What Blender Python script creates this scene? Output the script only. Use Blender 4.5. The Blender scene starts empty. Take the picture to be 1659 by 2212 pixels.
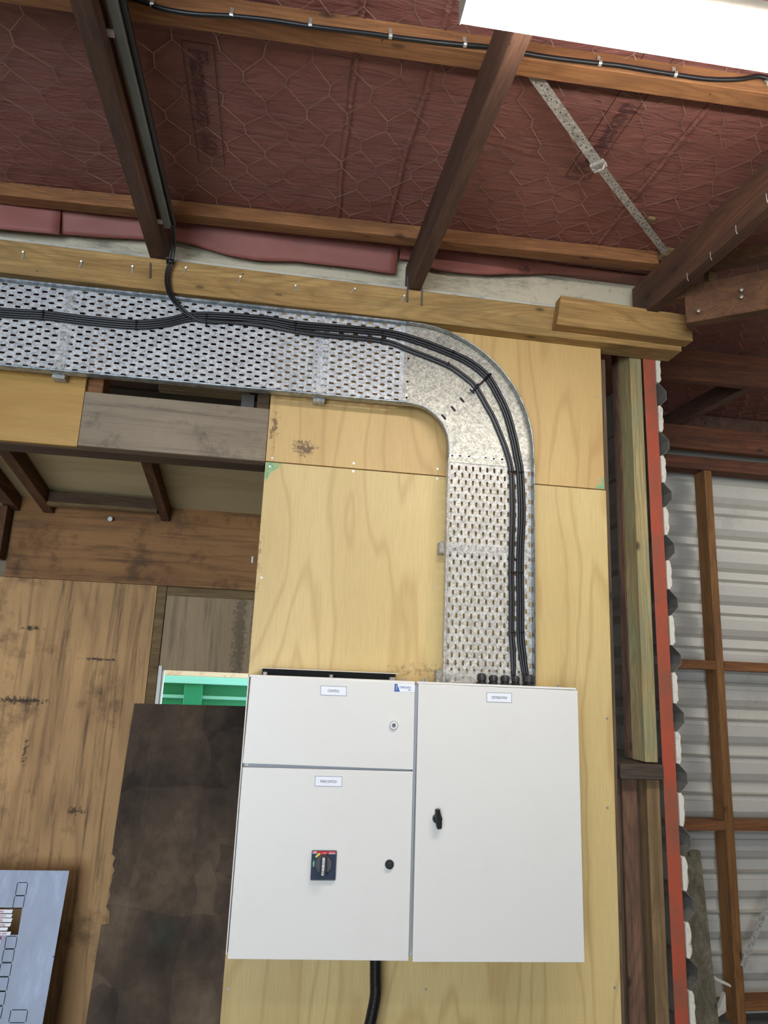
import bpy, bmesh, math, random
from mathutils import Vector, Matrix, noise as mnoise
random.seed(7)
sc = bpy.context.scene
C = sc.collection
V = Vector

# ------------------------------------------------------------------ camera
W, H = 1659, 2212
YAW, PIT, ROL, FPX = 1.50817701e-01, 2.24799580e-01, 4.18978142e-02, 1543.73392
CAM = V((0.0530771, -2.32057865, 1.6))
_f = V((math.sin(YAW)*math.cos(PIT), math.cos(YAW)*math.cos(PIT), math.sin(PIT)))
_r0 = V((math.cos(YAW), -math.sin(YAW), 0)); _u0 = _r0.cross(_f)
_r = _r0*math.cos(ROL)+_u0*math.sin(ROL); _u = -_r0*math.sin(ROL)+_u0*math.cos(ROL)
cam = bpy.data.cameras.new('camera'); co = bpy.data.objects.new('camera', cam); C.objects.link(co)
cam.sensor_fit = 'VERTICAL'; cam.sensor_height = 24; cam.lens = FPX*24/H
cam.clip_start = .02; cam.clip_end = 60
M = Matrix.Identity(4)
for i in range(3):
    M[i][0] = _r[i]; M[i][1] = _u[i]; M[i][2] = -_f[i]; M[i][3] = CAM[i]
co.matrix_world = M
sc.camera = co

def P(x, y, X=None, Y=None, Z=None, s=0.0):
    """point of the photograph on a real plane of the place"""
    d = _f+_r*((x-W/2)/FPX)-_u*((y-H/2)/FPX)
    if Y is not None: t = (Y-CAM.y)/d.y
    elif X is not None: t = (X-CAM.x)/d.x
    else: t = (Z+s*CAM.y-CAM.z)/(d.z-s*d.y)
    return CAM+d*t

# ------------------------------------------------------------------ light
sc.view_settings.view_transform = 'Standard'
sc.view_settings.look = 'None'
sc.view_settings.exposure = 0.64
sc.view_settings.gamma = 1.0
sc.view_settings.use_curve_mapping = False
w = bpy.data.worlds.new('daylight'); sc.world = w; w.use_nodes = True
bg = w.node_tree.nodes['Background']
bg.inputs[0].default_value = (0.80, 0.90, 1.0, 1); bg.inputs[1].default_value = 3.4
LED_STRENGTH = 36.0
REAR_STRENGTH = 15.0
DOOR_POWER = 105.0
def area(name, loc, target, sx, sy, power, col):
    l = bpy.data.lights.new(name, 'AREA'); l.shape = 'RECTANGLE'; l.size = sx; l.size_y = sy
    l.energy = power; l.color = col
    o = bpy.data.objects.new(name, l); C.objects.link(o); o.location = loc
    o.rotation_euler = (V(target)-V(loc)).to_track_quat('-Z', 'Y').to_euler()
    return o
area('door_daylight', (-1.7, -5.85, 1.35), (-1.0, 0, 1.2), 2.4, 2.3, DOOR_POWER, (0.70, 0.84, 1.0))
area('left_opening_daylight', (-2.6, .75, 1.3), (0, 1.1, 1.3), .8, 1.6, 6.5, (0.95, 0.97, 1.0))
area('bay_fill_light', (3.9, .1, 2.85), (2.2, 1.4, 1.2), 1.2, 1.0, 14.0, (1.0, 0.97, 0.92))  # added fill lamp brightening the right bay, no opening stands there

# ------------------------------------------------------------------ helpers
def lin(c):
    return tuple(((v/255)/12.92 if v/255 <= .04045 else ((v/255+.055)/1.055)**2.4) for v in c[:3])+(1.0,)

def tag(o, label=None, cat=None, group=None, kind=None):
    if label: o['label'] = label
    if cat: o['category'] = cat
    if group: o['group'] = group
    if kind: o['kind'] = kind
    return o

class MB:
    def __init__(s): s.v = []; s.f = []
    def add(s, vs, fs):
        n = len(s.v); s.v += [tuple(v) for v in vs]; s.f += [tuple(i+n for i in f) for f in fs]; return s
    def hexa(s, a):
        return s.add(a, [(0, 3, 2, 1), (4, 5, 6, 7), (0, 1, 5, 4), (1, 2, 6, 5), (2, 3, 7, 6), (3, 0, 4, 7)])
    def box(s, x0, x1, y0, y1, z0, z1):
        return s.hexa([(x0, y0, z0), (x1, y0, z0), (x1, y1, z0), (x0, y1, z0), (x0, y0, z1), (x1, y0, z1), (x1, y1, z1), (x0, y1, z1)])
    def bar(s, p0, p1, a, b):
        """bar from p0 to p1, cross-section spanned by vectors a and b from the p-line (corner)"""
        p0, p1, a, b = V(p0), V(p1), V(a), V(b)
        return s.hexa([p0, p0+a, p0+a+b, p0+b, p1, p1+a, p1+a+b, p1+b])
    def tube(s, pts, r, n=8, cap=True, ref=V((0.3, 0.2, 1))):
        pts = [V(p) for p in pts]; m = len(pts); vs = []; prev = None
        for i, p in enumerate(pts):
            t = (pts[min(i+1, m-1)]-pts[max(i-1, 0)]).normalized()
            a = t.cross(ref) if prev is None else prev-t*prev.dot(t)
            a.normalize(); prev = a; b = t.cross(a)
            rr = r[i] if isinstance(r, (list, tuple)) else r
            for k in range(n):
                q = 2*math.pi*k/n; vs.append(p+a*(rr*math.cos(q))+b*(rr*math.sin(q)))
        fs = [(i*n+k, i*n+(k+1) % n, (i+1)*n+(k+1) % n, (i+1)*n+k) for i in range(m-1) for k in range(n)]
        if cap: fs += [tuple(range(n))[::-1], tuple((m-1)*n+k for k in range(n))]
        return s.add(vs, fs)
    def prism(s, poly, d):
        n = len(poly); d = V(d); vs = [V(p) for p in poly]+[V(p)+d for p in poly]
        return s.add(vs, [tuple(range(n))[::-1], tuple(range(n, 2*n))]+[(i, (i+1) % n, n+(i+1) % n, n+i) for i in range(n)])
    def build(s, name, mat, parent=None, bev=0.0, smooth=False, seg=1, origin=None):
        me = bpy.data.meshes.new(name)
        vs = s.v
        if origin is not None:
            ov = V(origin); vs = [tuple(V(v)-ov) for v in s.v]
        me.from_pydata(vs, [], s.f); me.update()
        bm = bmesh.new(); bm.from_mesh(me); bmesh.ops.recalc_face_normals(bm, faces=bm.faces); bm.to_mesh(me); bm.free()
        o = bpy.data.objects.new(name, me); C.objects.link(o); me.materials.append(mat)
        if origin is not None: o.location = origin
        if smooth:
            for p in me.polygons: p.use_smooth = True
        if bev:
            md = o.modifiers.new('bevel', 'BEVEL'); md.width = bev; md.segments = seg; md.limit_method = 'ANGLE'
        if parent:
            o.parent = parent
            if parent.type == 'EMPTY' or parent.location.length > 0:
                o.matrix_parent_inverse = Matrix.Translation(-parent.location) if parent.rotation_euler.to_matrix() == Matrix.Identity(3) else parent.matrix_basis.inverted()
        return o

def empty(name, loc=(0, 0, 0)):
    o = bpy.data.objects.new(name, None); C.objects.link(o); o.location = loc; o.empty_display_size = .05
    return o

def smoothpath(pts, n=8):
    """Catmull-Rom through the points"""
    pts = [V(p) for p in pts]; out = []
    for i in range(len(pts)-1):
        p0 = pts[max(i-1, 0)]; p1 = pts[i]; p2 = pts[i+1]; p3 = pts[min(i+2, len(pts)-1)]
        for k in range(n):
            t = k/n
            out.append(.5*((2*p1)+(p2-p0)*t+(2*p0-5*p1+4*p2-p3)*t*t+(3*p1-p0-3*p2+p3)*t**3))
    out.append(pts[-1]); return out

def text(name, s, size, org, xd, yd, mat, parent=None, outline=0.0, ext=0.0003, align='LEFT', sx=1.0):
    cu = bpy.data.curves.new(name, 'FONT'); cu.body = s; cu.size = size; cu.align_x = align; cu.resolution_u = 3
    if outline: cu.fill_mode = 'NONE'; cu.bevel_depth = outline; cu.bevel_resolution = 0
    else: cu.extrude = ext
    t = bpy.data.objects.new(name, cu); C.objects.link(t)
    dg = bpy.context.evaluated_depsgraph_get(); me = bpy.data.meshes.new_from_object(t.evaluated_get(dg))
    bpy.data.objects.remove(t); bpy.data.curves.remove(cu)
    xd, yd = V(xd).normalized(), V(yd); yd = (yd-xd*yd.dot(xd)).normalized(); zd = xd.cross(yd)
    m = Matrix.Identity(4)
    for i in range(3): m[i][0] = xd[i]*sx; m[i][1] = yd[i]; m[i][2] = zd[i]; m[i][3] = V(org)[i]
    me.transform(m)
    me.materials.clear(); me.materials.append(mat)
    o = bpy.data.objects.new(name, me); C.objects.link(o)
    if parent:
        o.parent = parent; o.matrix_parent_inverse = Matrix.Translation(-parent.location)
    return o

# ------------------------------------------------------------------ materials
class NT:
    def __init__(s, name):
        s.m = bpy.data.materials.new(name); s.m.use_nodes = True; s.t = s.m.node_tree; s.n = s.t.nodes
        s.b = s.n['Principled BSDF']; s.tc = s.n.new('ShaderNodeTexCoord')
    def link(s, a, b): s.t.links.new(a, b)
    def mapping(s, scale, rot=(0, 0, 0), loc=(0, 0, 0)):
        n = s.n.new('ShaderNodeMapping'); n.inputs['Scale'].default_value = scale; n.inputs['Rotation'].default_value = rot
        n.inputs['Location'].default_value = loc
        s.link(s.tc.outputs['Object'], n.inputs['Vector']); return n.outputs[0]
    def noise(s, vec, scale=1, detail=5, rough=.55, dist=0):
        n = s.n.new('ShaderNodeTexNoise'); n.inputs['Scale'].default_value = scale; n.inputs['Detail'].default_value = detail
        n.inputs['Roughness'].default_value = rough; n.inputs['Distortion'].default_value = dist
        s.link(vec, n.inputs['Vector']); return n.outputs['Fac']
    def vor(s, vec, scale, feature='F1', out='Color'):
        n = s.n.new('ShaderNodeTexVoronoi'); n.feature = feature; n.inputs['Scale'].default_value = scale
        s.link(vec, n.inputs['Vector']); return n.outputs[out]
    def math(s, op, a, b=None, clamp=False):
        n = s.n.new('ShaderNodeMath'); n.operation = op; n.use_clamp = clamp
        for i, x in enumerate((a, b)):
            if x is None: continue
            if isinstance(x, (int, float)): n.inputs[i].default_value = x
            else: s.link(x, n.inputs[i])
        return n.outputs[0]
    def ramp(s, fac, stops):
        n = s.n.new('ShaderNodeValToRGB'); e = n.color_ramp.elements
        while len(e) < len(stops): e.new(.5)
        for el, (p, c) in zip(e, stops):
            el.position = p; el.color = c if len(c) == 4 else lin(c)
        s.link(fac, n.inputs[0]); return n.outputs[0]
    def step(s, fac, lo, hi):
        n = s.n.new('ShaderNodeMapRange'); n.inputs['From Min'].default_value = lo; n.inputs['From Max'].default_value = hi
        s.link(fac, n.inputs['Value']); return n.outputs[0]
    def mix(s, fac, a, b, mode='MIX'):
        n = s.n.new('ShaderNodeMix'); n.data_type = 'RGBA'; n.blend_type = mode
        if isinstance(fac, (int, float)): n.inputs[0].default_value = fac
        else: s.link(fac, n.inputs[0])
        for i, x in ((6, a), (7, b)):
            if isinstance(x, tuple): n.inputs[i].default_value = x
            else: s.link(x, n.inputs[i])
        return n.outputs[2]
    def spot(s, cen, rad):
        """0..1 mask: 1 at cen, 0 outside the ellipsoid rad"""
        sx = [1/r for r in rad]
        n = s.n.new('ShaderNodeMapping'); n.inputs['Scale'].default_value = sx
        n.inputs['Location'].default_value = [-c*k for c, k in zip(cen, sx)]
        s.link(s.tc.outputs['Object'], n.inputs['Vector'])
        l = s.n.new('ShaderNodeVectorMath'); l.operation = 'LENGTH'; s.link(n.outputs[0], l.inputs[0])
        return s.math('SUBTRACT', 1.0, l.outputs['Value'], True)
    def done(s, col, rough=.6, bump=None, bstr=.3, bdist=.002, metal=0, spec=None):
        if isinstance(col, tuple): s.b.inputs['Base Color'].default_value = col
        else: s.link(col, s.b.inputs['Base Color'])
        if isinstance(rough, (int, float)): s.b.inputs['Roughness'].default_value = rough
        else: s.link(rough, s.b.inputs['Roughness'])
        s.b.inputs['Metallic'].default_value = metal
        if spec is not None: s.b.inputs['Specular IOR Level'].default_value = spec
        if bump is not None:
            b = s.n.new('ShaderNodeBump'); b.inputs['Strength'].default_value = bstr; b.inputs['Distance'].default_value = bdist
            s.link(bump, b.inputs['Height']); s.link(b.outputs[0], s.b.inputs['Normal'])
        return s.m

def vscale(axis, along, across):
    return tuple(along if a == axis else across for a in 'XYZ')

def timber(name, light, dark, axis='X', rough=.75, stain=None, stain_amt=.5, knots=True, seed=0, bstr=.5, smooth=0):
    t = NT(name)
    loc = (seed*3.1, seed*1.7, seed*5.3)
    g1 = t.noise(t.mapping(vscale(axis, 1.2, 22), loc=loc), 1, 6, .6, .6)
    g2 = t.noise(t.mapping(vscale(axis, 6, 260), loc=loc), 1, 3, .6)
    col = t.ramp(g1, [(.28, dark), (.5, tuple((a+b)/2 for a, b in zip(light, dark))), (.72, light)])
    f = t.math('MULTIPLY', t.step(g2, .3, .7), .55)
    col = t.mix(f, col, lin(tuple(v*.62 for v in dark)))
    # growth rings on the face: bands of a stretched field
    fld = t.noise(t.mapping(vscale(axis, .9, 7), loc=loc), 1, 2, .4, .3)
    ring = t.math('POWER', t.math('ABSOLUTE', t.math('SINE', t.math('MULTIPLY', fld, 60))), 5)
    col = t.mix(t.math('MULTIPLY', ring, .35), col, lin(tuple(v*.7 for v in dark)))
    if knots:
        v = t.vor(t.mapping(vscale(axis, 5, 11), loc=loc), 1, 'F1', 'Distance')
        rg = t.math('MULTIPLY', t.math('POWER', t.math('ABSOLUTE', t.math('SINE', t.math('MULTIPLY', v, 55))), 2), t.math('SUBTRACT', 1.0, t.step(v, .1, .3), True))
        col = t.mix(t.math('MULTIPLY', rg, .3), col, lin(tuple(v_*.6 for v_ in dark)))
        k = t.math('SUBTRACT', 1.0, t.step(v, .05, .12), True)
        col = t.mix(t.math('MULTIPLY', k, .8), col, lin(tuple(v*.38 for v in dark)))
    d1 = t.noise(t.mapping(vscale(axis, 30, 90), loc=loc), 1, 6, .85)
    col = t.mix(t.math('MULTIPLY', t.step(d1, .54, .66), .32), col, lin(tuple(v*.5 for v in dark)))
    d2 = t.noise(t.mapping(vscale(axis, 3, 6), loc=loc), 1, 4, .7)
    col = t.mix(t.math('MULTIPLY', t.step(d2, .5, .7), .3), col, lin(tuple(v*.75 for v in dark)))
    vn = t.n.new('ShaderNodeTexVoronoi'); vn.inputs['Scale'].default_value = 1; t.link(t.mapping((17, 17, 17), loc=loc), vn.inputs['Vector'])
    sc_ = t.n.new('ShaderNodeSeparateColor'); t.link(vn.outputs['Color'], sc_.inputs[0])
    dot = t.math('MULTIPLY', t.math('SUBTRACT', 1.0, t.step(vn.outputs['Distance'], .035, .075), True), t.math('GREATER_THAN', sc_.outputs[0], .62))
    col = t.mix(t.math('MULTIPLY', dot, .8), col, lin((40, 30, 22)))
    if stain:
        n = t.noise(t.mapping(vscale(axis, 2, 9), loc=loc), 1, 6, .7)
        col = t.mix(t.math('MULTIPLY', t.step(n, .5, .68), stain_amt), col, lin(stain))
    h = t.math('ADD', t.math('MULTIPLY', g2, .5), t.math('MULTIPLY', d1, .8))
    return t.done(col, rough, h, bstr, .0018)

def ply(name, light, line, deep, axis='Z', rough=.55, spots=(), k=34, grime=None, grime_lo=.58, streak=0.0, streak_col=(30, 24, 20), seed=0, line_amt=.55, specks=.5, bstr=.15, blotch=.5):
    t = NT(name)
    loc = (seed*2.3, seed*.7, seed*4.1)
    fld = t.noise(t.mapping(vscale(axis, .55, 3.0), loc=loc), 1, 3.5, .42, .15)
    sn = t.math('SINE', t.math('MULTIPLY', fld, k*2))
    ln = t.math('POWER', t.math('ADD', t.math('MULTIPLY', sn, .5), .5), 7)
    wide = t.math('POWER', t.math('ADD', t.math('MULTIPLY', t.math('SINE', t.math('MULTIPLY', fld, k*.5)), .5), .5), 2)
    blot = t.noise(t.mapping((2.2, 2.2, 2.2), loc=loc), 1, 5, .6)
    col = t.mix(t.math('MULTIPLY', t.step(blot, .35, .7), blotch), lin(light), lin(deep))
    col = t.mix(t.math('MULTIPLY', wide, line_amt*.45), col, lin(line))
    col = t.mix(t.math('MULTIPLY', ln, line_amt), col, lin(line))
    fib = t.noise(t.mapping(vscale(axis, 14, 420), loc=loc), 1, 2, .5)
    col = t.mix(t.math('MULTIPLY', t.step(fib, .35, .75), .16), col, lin(tuple(v*.6 for v in line)))
    sp = t.noise(t.mapping((190, 190, 190)), 1, 2, .6)
    reg = t.step(t.noise(t.mapping((5, 5, 5), loc=loc), 1, 3, .6), .48, .68)
    if specks: col = t.mix(t.math('MULTIPLY', t.math('MULTIPLY', t.step(sp, .66, .72), reg), specks), col, lin((60, 50, 40)))
    if streak:
        sx = t.noise(t.mapping(vscale(axis, 1.6, 34), loc=loc), 1, 7, .72, .4)
        col = t.mix(t.math('MULTIPLY', t.step(sx, .5, .72), streak), col, lin(streak_col))
    if grime:
        g = t.noise(t.mapping((3.1, 3.1, 3.1), loc=(7, 3, seed)), 1, 8, .72)
        col = t.mix(t.math('MULTIPLY', t.step(g, grime_lo, grime_lo+.14), .75), col, lin(grime))
    for cen, rad, c, thr, amt in spots:
        m = t.spot(cen, rad); g = t.noise(t.mapping((60, 60, 60)), 1, 5, .75)
        m = t.step(t.math('ADD', m, t.math('MULTIPLY', t.math('SUBTRACT', g, .5), 2.2)), thr, thr+.25)
        m = t.math('MULTIPLY', m, t.step(t.spot(cen, rad), 0, .15))
        col = t.mix(t.math('MULTIPLY', m, amt, True), col, lin(c))
    return t.done(col, rough, fib, bstr, .0008)

def galv(name, light=(196, 197, 196), dark=(120, 124, 126), metal=.55, scale=90, rough=.42, brown=.0, streaks=.35, lo=.2, hi=.8):
    t = NT(name)
    v = t.vor(t.mapping((1, 1, 1)), scale, 'F1', 'Color')
    n = t.noise(t.mapping((26, 26, 26)), 1, 8, .8, 1.5)
    sx = t.n.new('ShaderNodeSeparateColor'); t.link(v, sx.inputs[0])
    f = t.math('ADD', t.math('MULTIPLY', sx.outputs[0], .5), t.math('MULTIPLY', t.step(n, .35, .65), .5))
    col = t.ramp(f, [(lo, dark), (hi, light)])
    s2 = t.noise(t.mapping((70, 70, 70)), 1, 8, .9, 3)
    col = t.mix(t.math('MULTIPLY', t.step(s2, .56, .66), streaks), col, lin((86, 88, 90)))
    if brown:
        b = t.noise(t.mapping((6, 6, 6)), 1, 5, .7)
        col = t.mix(t.math('MULTIPLY', t.step(b, .5, .75), brown), col, lin((150, 120, 84)))
    return t.done(col, rough, n, .12, .0006, metal)

def plain(name, col, rough=.5, metal=0, var=.0, vscale_=8, dark=None, spec=None, bump=0):
    t = NT(name)
    c = lin(col)
    if var:
        n = t.noise(t.mapping((vscale_,)*3), 1, 6, .65)
        c = t.mix(t.math('MULTIPLY', t.step(n, .42, .72), var), lin(col), lin(dark or tuple(v*.55 for v in col)))
        return t.done(c, rough, n if bump else None, bump or .1, .001, metal, spec)
    return t.done(c, rough, None, metal=metal, spec=spec)

def painted(name, col, mould=(70, 66, 58), lo=.55, amt=.85, rough=.55, sc=(3, 3, 7), fine=.5, scuffs=0):
    t = NT(name)
    a = t.noise(t.mapping(sc), 1, 9, .78)
    c = t.mix(t.math('MULTIPLY', t.step(a, lo, lo+.16), amt), lin(col), lin(mould))
    if fine:
        b = t.noise(t.mapping((45, 45, 45)), 1, 5, .8)
        c = t.mix(t.math('MULTIPLY', t.step(b, .58, .68), fine), c, lin(tuple(v*.6 for v in col)))
    return t.done(c, rough, a, .15, .002)

M_ply = ply('pine_plywood', (216, 189, 128), (186, 152, 94), (206, 178, 118), 'Z', .5, k=44, seed=1, line_amt=.55,
            spots=[((.125, 0, 2.335), (.075, .05, .055), (84, 62, 42), .62, .8), ((.02, 0, 2.40), (.04, .05, .16), (88, 66, 44), .78, .75),
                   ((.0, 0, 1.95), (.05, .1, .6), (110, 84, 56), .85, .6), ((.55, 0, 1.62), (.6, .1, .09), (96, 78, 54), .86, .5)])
M_ply_up = ply('pine_plywood_upper', (209, 174, 112), (180, 140, 82), (200, 164, 102), 'Z', .5, k=40, seed=4, line_amt=.5,
            spots=[((.125, 0, 2.335), (.085, .05, .06), (84, 60, 40), .56, .85), ((.02, 0, 2.40), (.045, .05, .17), (88, 62, 40), .72, .8)])
M_ply_or = ply('amber_plywood', (186, 146, 74), (150, 104, 46), (168, 124, 60), 'X', .4, k=16, seed=6, line_amt=.2, streak=.25, streak_col=(120, 78, 36), specks=.2)
M_ply_grey = ply('weathered_plywood', (150, 134, 112), (96, 82, 68), (118, 104, 88), 'X', .8, k=20, seed=9, grime=(46, 38, 34), grime_lo=.5, streak=.6, streak_col=(62, 52, 46), line_amt=.25)
SP_FAR = [((-.72, 1.3, 1.62), (.22, .3, .02), (40, 32, 26), .62, .9), ((-1.05, 1.3, 1.42), (.3, .3, .04), (34, 28, 24), .6, .9), ((-1.0, 1.3, 1.2), (.04, .3, .2), (40, 30, 22), .7, .8), ((-.75, 1.3, .95), (.1, .3, .05), (44, 30, 20), .65, .8), ((-1.05, 1.3, 1.75), (.12, .3, .03), (34, 28, 24), .62, .9)]
M_ply_far = ply('stained_plywood_upright', (206, 162, 108), (128, 92, 60), (158, 122, 84), 'Z', .75, k=22, seed=12, grime=(56, 40, 28), grime_lo=.54, streak=.85, specks=.9, spots=SP_FAR, streak_col=(62, 44, 30), line_amt=.35)
M_ply_far2 = ply('stained_plywood_crosswise', (168, 120, 70), (100, 66, 36), (124, 84, 48), 'X', .75, k=18, seed=15, grime=(44, 28, 18), grime_lo=.52, streak=.75, streak_col=(52, 34, 20), line_amt=.3)
M_ply_bay = ply('drab_plywood', (176, 152, 118), (120, 100, 74), (150, 128, 96), 'Z', .8, k=14, seed=18, spots=[((-.09, 1.31, 1.75), (.06, .3, .6), (66, 56, 46), .4, .5), ((-.02, 1.31, 1.75), (.03, .3, .6), (60, 50, 42), .5, .6)], streak=.7, streak_col=(60, 50, 40), line_amt=.2)
M_ply_pale = ply('pale_plywood', (206, 190, 148), (156, 136, 98), (184, 166, 124), 'X', .7, k=12, seed=21, grime=(90, 84, 64), grime_lo=.6, line_amt=.3)
M_edge = NT('plywood_edge')
_w = M_edge.math('SINE', M_edge.math('MULTIPLY', M_edge.n.new('ShaderNodeSeparateXYZ').outputs[1], 1.0))
_s = M_edge.n.new('ShaderNodeSeparateXYZ'); M_edge.link(M_edge.tc.outputs['Object'], _s.inputs[0])
_w = M_edge.math('SINE', M_edge.math('MULTIPLY', _s.outputs[1], 1500.0))
M_edge = M_edge.done(M_edge.ramp(_w, [(.35, (70, 54, 38)), (.6, (186, 156, 108))]), .8)

# dark film-faced sheet with rectangular tone patches
t = NT('dark_formwork_plywood')
def blocks(t, sx, sz, ox, oz):
    mp0 = t.mapping((sx, 0, sz), loc=(ox, 0, oz)); nz = t.n.new('ShaderNodeTexNoise'); nz.inputs['Scale'].default_value = 1.2; t.link(mp0, nz.inputs['Vector'])
    ad = t.n.new('ShaderNodeVectorMath'); ad.operation = 'ADD'; t.link(mp0, ad.inputs[0]); t.link(nz.outputs['Color'], ad.inputs[1]); mp = ad.outputs[0]; f = t.n.new('ShaderNodeVectorMath'); f.operation = 'FLOOR'; t.link(mp, f.inputs[0])
    wn = t.n.new('ShaderNodeTexWhiteNoise'); t.link(f.outputs[0], wn.inputs[0]); return wn.outputs['Value']
blk = t.math('ADD', t.math('MULTIPLY', blocks(t, 5.3, 2.6, .3, .2), .4), t.math('MULTIPLY', blocks(t, 2.9, 5.1, .7, .6), .3))
nn = t.noise(t.mapping((4, 4, 3)), 1, 7, .65)
kk = t.vor(t.mapping((4.2, 4, 2.7)), 1, 'F1', 'Distance')
ringk = t.math('MULTIPLY', t.math('POWER', t.math('ABSOLUTE', t.math('SINE', t.math('MULTIPLY', kk, 60))), 3), t.math('SUBTRACT', 1.0, t.step(kk, .06, .2), True))
cc = t.ramp(t.math('ADD', t.math('MULTIPLY', blk, .3), t.math('MULTIPLY', nn, .9)), [(.38, (46, 37, 29)), (.58, (80, 66, 52)), (.8, (122, 103, 82))])
cc = t.mix(t.math('MULTIPLY', ringk, .5), cc, lin((34, 28, 24)))
sg = t.noise(t.mapping((50, 50, 8)), 1, 6, .8)
cc = t.mix(t.math('MULTIPLY', t.step(sg, .66, .72), .3), cc, lin((120, 108, 94)))
cc = t.mix(t.math('MULTIPLY', t.step(t.spot((-.22, .3, .72), (.07, .4, .06)), .05, .8), .3), cc, lin((40, 76, 60)))
M_form = t.done(cc, .7, nn, .2, .001, spec=.2)

M_plate = timber('treated_pine', (216, 178, 112), (164, 124, 70), 'X', .8, stain=(126, 112, 74), stain_amt=.4, seed=1)
M_block = timber('treated_pine_block', (212, 172, 106), (162, 122, 68), 'X', .8, seed=5)
M_rafter = timber('brown_rafter_wood', (130, 90, 66), (84, 58, 46), 'Y', .7, seed=2, stain=(50, 36, 34), stain_amt=.6)
M_purlin = timber('orange_purlin_wood', (188, 130, 80), (140, 92, 54), 'X', .8, seed=3)
M_skew = timber('brown_rough_wood', (134, 92, 56), (90, 58, 34), 'X', .8, seed=7)
M_joist = timber('dark_brown_wood', (128, 84, 46), (78, 48, 26), 'Y', .8, seed=8)
M_stud = timber('stud_wood', (176, 124, 66), (124, 80, 40), 'Z', .8, seed=9)
M_stud_g = timber('green_treated_wood', (206, 182, 126), (150, 132, 90), 'Z', .85, stain=(116, 140, 110), stain_amt=.7, seed=10)
M_stud_b = timber('reddish_rough_wood', (150, 112, 84), (96, 68, 52), 'Z', .95, stain=(50, 32, 28), stain_amt=.7, seed=11, bstr=1)
M_stud_d = timber('grey_brown_wood', (122, 100, 74), (84, 66, 48), 'Z', .9, seed=12)
M_stud_y = timber('dull_yellow_stud_wood', (158, 128, 88), (116, 90, 58), 'Z', .85, seed=19)
M_nog = timber('weathered_block_wood', (106, 90, 72), (66, 54, 44), 'X', .9, seed=13)
M_nog_o = timber('orange_nogging_wood', (170, 114, 62), (120, 74, 40), 'X', .85, seed=14)
M_head = timber('header_wood', (118, 92, 66), (82, 62, 44), 'X', .85, seed=15)
M_pale = timber('pale_rail_wood', (160, 134, 92), (118, 94, 60), 'X', .85, seed=16)
M_board = timber('grey_leaning_wood', (142, 132, 108), (100, 92, 74), 'Z', .9, stain=(70, 62, 48), stain_amt=.6, seed=17)
M_redbeam = timber('red_brown_wood', (146, 86, 50), (92, 52, 32), 'X', .8, seed=18)

# red building paper
t = NT('red_building_paper')
a = t.noise(t.mapping((5, 22, 6), rot=(0, 0, .25)), 1, 7, .62, 1.6)
b = t.noise(t.mapping((2.2, 2.2, 2.2)), 1, 3, .5)
fine = t.noise(t.mapping((14, 160, 14)), 1, 3, .6)
c = t.ramp(t.math('ADD', t.math('MULTIPLY', a, .5), t.math('MULTIPLY', b, .5)), [(.3, (130, 80, 71)), (.7, (160, 104, 92))])
c = t.mix(t.math('MULTIPLY', t.step(fine, .35, .7), .25), c, lin((112, 64, 58)))
hh = t.math('ADD', t.math('MULTIPLY', a, 1.0), t.math('MULTIPLY', fine, .12))
M_paper = t.done(c, .55, hh, 1.0, .016)
t = NT('red_building_paper_edge')
a = t.noise(t.mapping((5, 5, 9)), 1, 5, .6, .5)
M_paper_e = t.done(t.ramp(a, [(.3, (142, 82, 73)), (.7, (162, 98, 86))]), .6, a, .5, .006)
M_ink = plain('faded_ink', (62, 34, 40), .8)
M_wire = plain('galvanised_wire', (184, 148, 130), .5, .1, .95, 4, (74, 42, 40))
M_galv = galv('spangled_galvanised_steel', (212, 212, 211), (154, 155, 157), .12, 160, streaks=.3)
M_galv_v = galv('brownish_galvanised_steel', (218, 214, 204), (160, 156, 148), .12, 160, brown=.18, streaks=.3)
M_galv_b = galv('bright_speckled_galvanised_steel', (192, 188, 174), (130, 128, 120), .4, 200, .4, brown=.06, streaks=.25)
M_rim = galv('shiny_galvanised_rim', (176, 184, 188), (118, 128, 134), .7, 60, .34)
M_strap = galv('pitted_galvanised_strap', (204, 200, 190), (134, 130, 124), .15, 200, .5, streaks=.8)
M_rail = plain('grey_trunking_metal', (122, 124, 116), .5, .3, .4, 9, (84, 86, 80))
M_black = plain('black_sheath', (26, 26, 28), .38)
M_blackr = plain('black_rubber', (14, 14, 15), .45)
M_matt = plain('black_steel_plate', (16, 15, 15), .7)
M_nut = plain('dark_grey_nylon', (46, 43, 42), .45)
M_clip = plain('zinc_clip', (196, 192, 180), .35, .6)
M_screw = plain('steel_screw', (196, 194, 188), .35, .6)
M_nail = plain('dull_nail', (120, 112, 104), .5, .6)

t = NT('cabinet_powder_coat')
a = t.noise(t.mapping((5, 5, 5)), 1, 7, .7)
b = t.noise(t.mapping((16, 16, 9)), 1, 6, .8, 1)
c = t.mix(t.math('MULTIPLY', t.step(a, .5, .75), .14), lin((224, 220, 212)), lin((200, 192, 178)))
c = t.mix(t.math('MULTIPLY', t.step(b, .66, .74), .22), c, lin((160, 154, 148)))
orng = t.noise(t.mapping((420, 420, 420)), 1, 2, .5)
M_cab = t.done(c, .42, orng, .05, .0004)
M_cab2 = plain('cabinet_grey_gasket', (150, 154, 160), .45)
M_label = plain('label_white', (236, 237, 240), .35)
M_border = plain('label_grey_border', (120, 122, 128), .5)
M_txt = plain('label_black_ink', (30, 30, 34), .6)
M_blue = plain('sticker_blue', (62, 96, 168), .4)
M_bluet = plain('sticker_blue_ink', (66, 88, 140), .5)
M_red = plain('switch_red', (196, 32, 44), .35)
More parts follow.
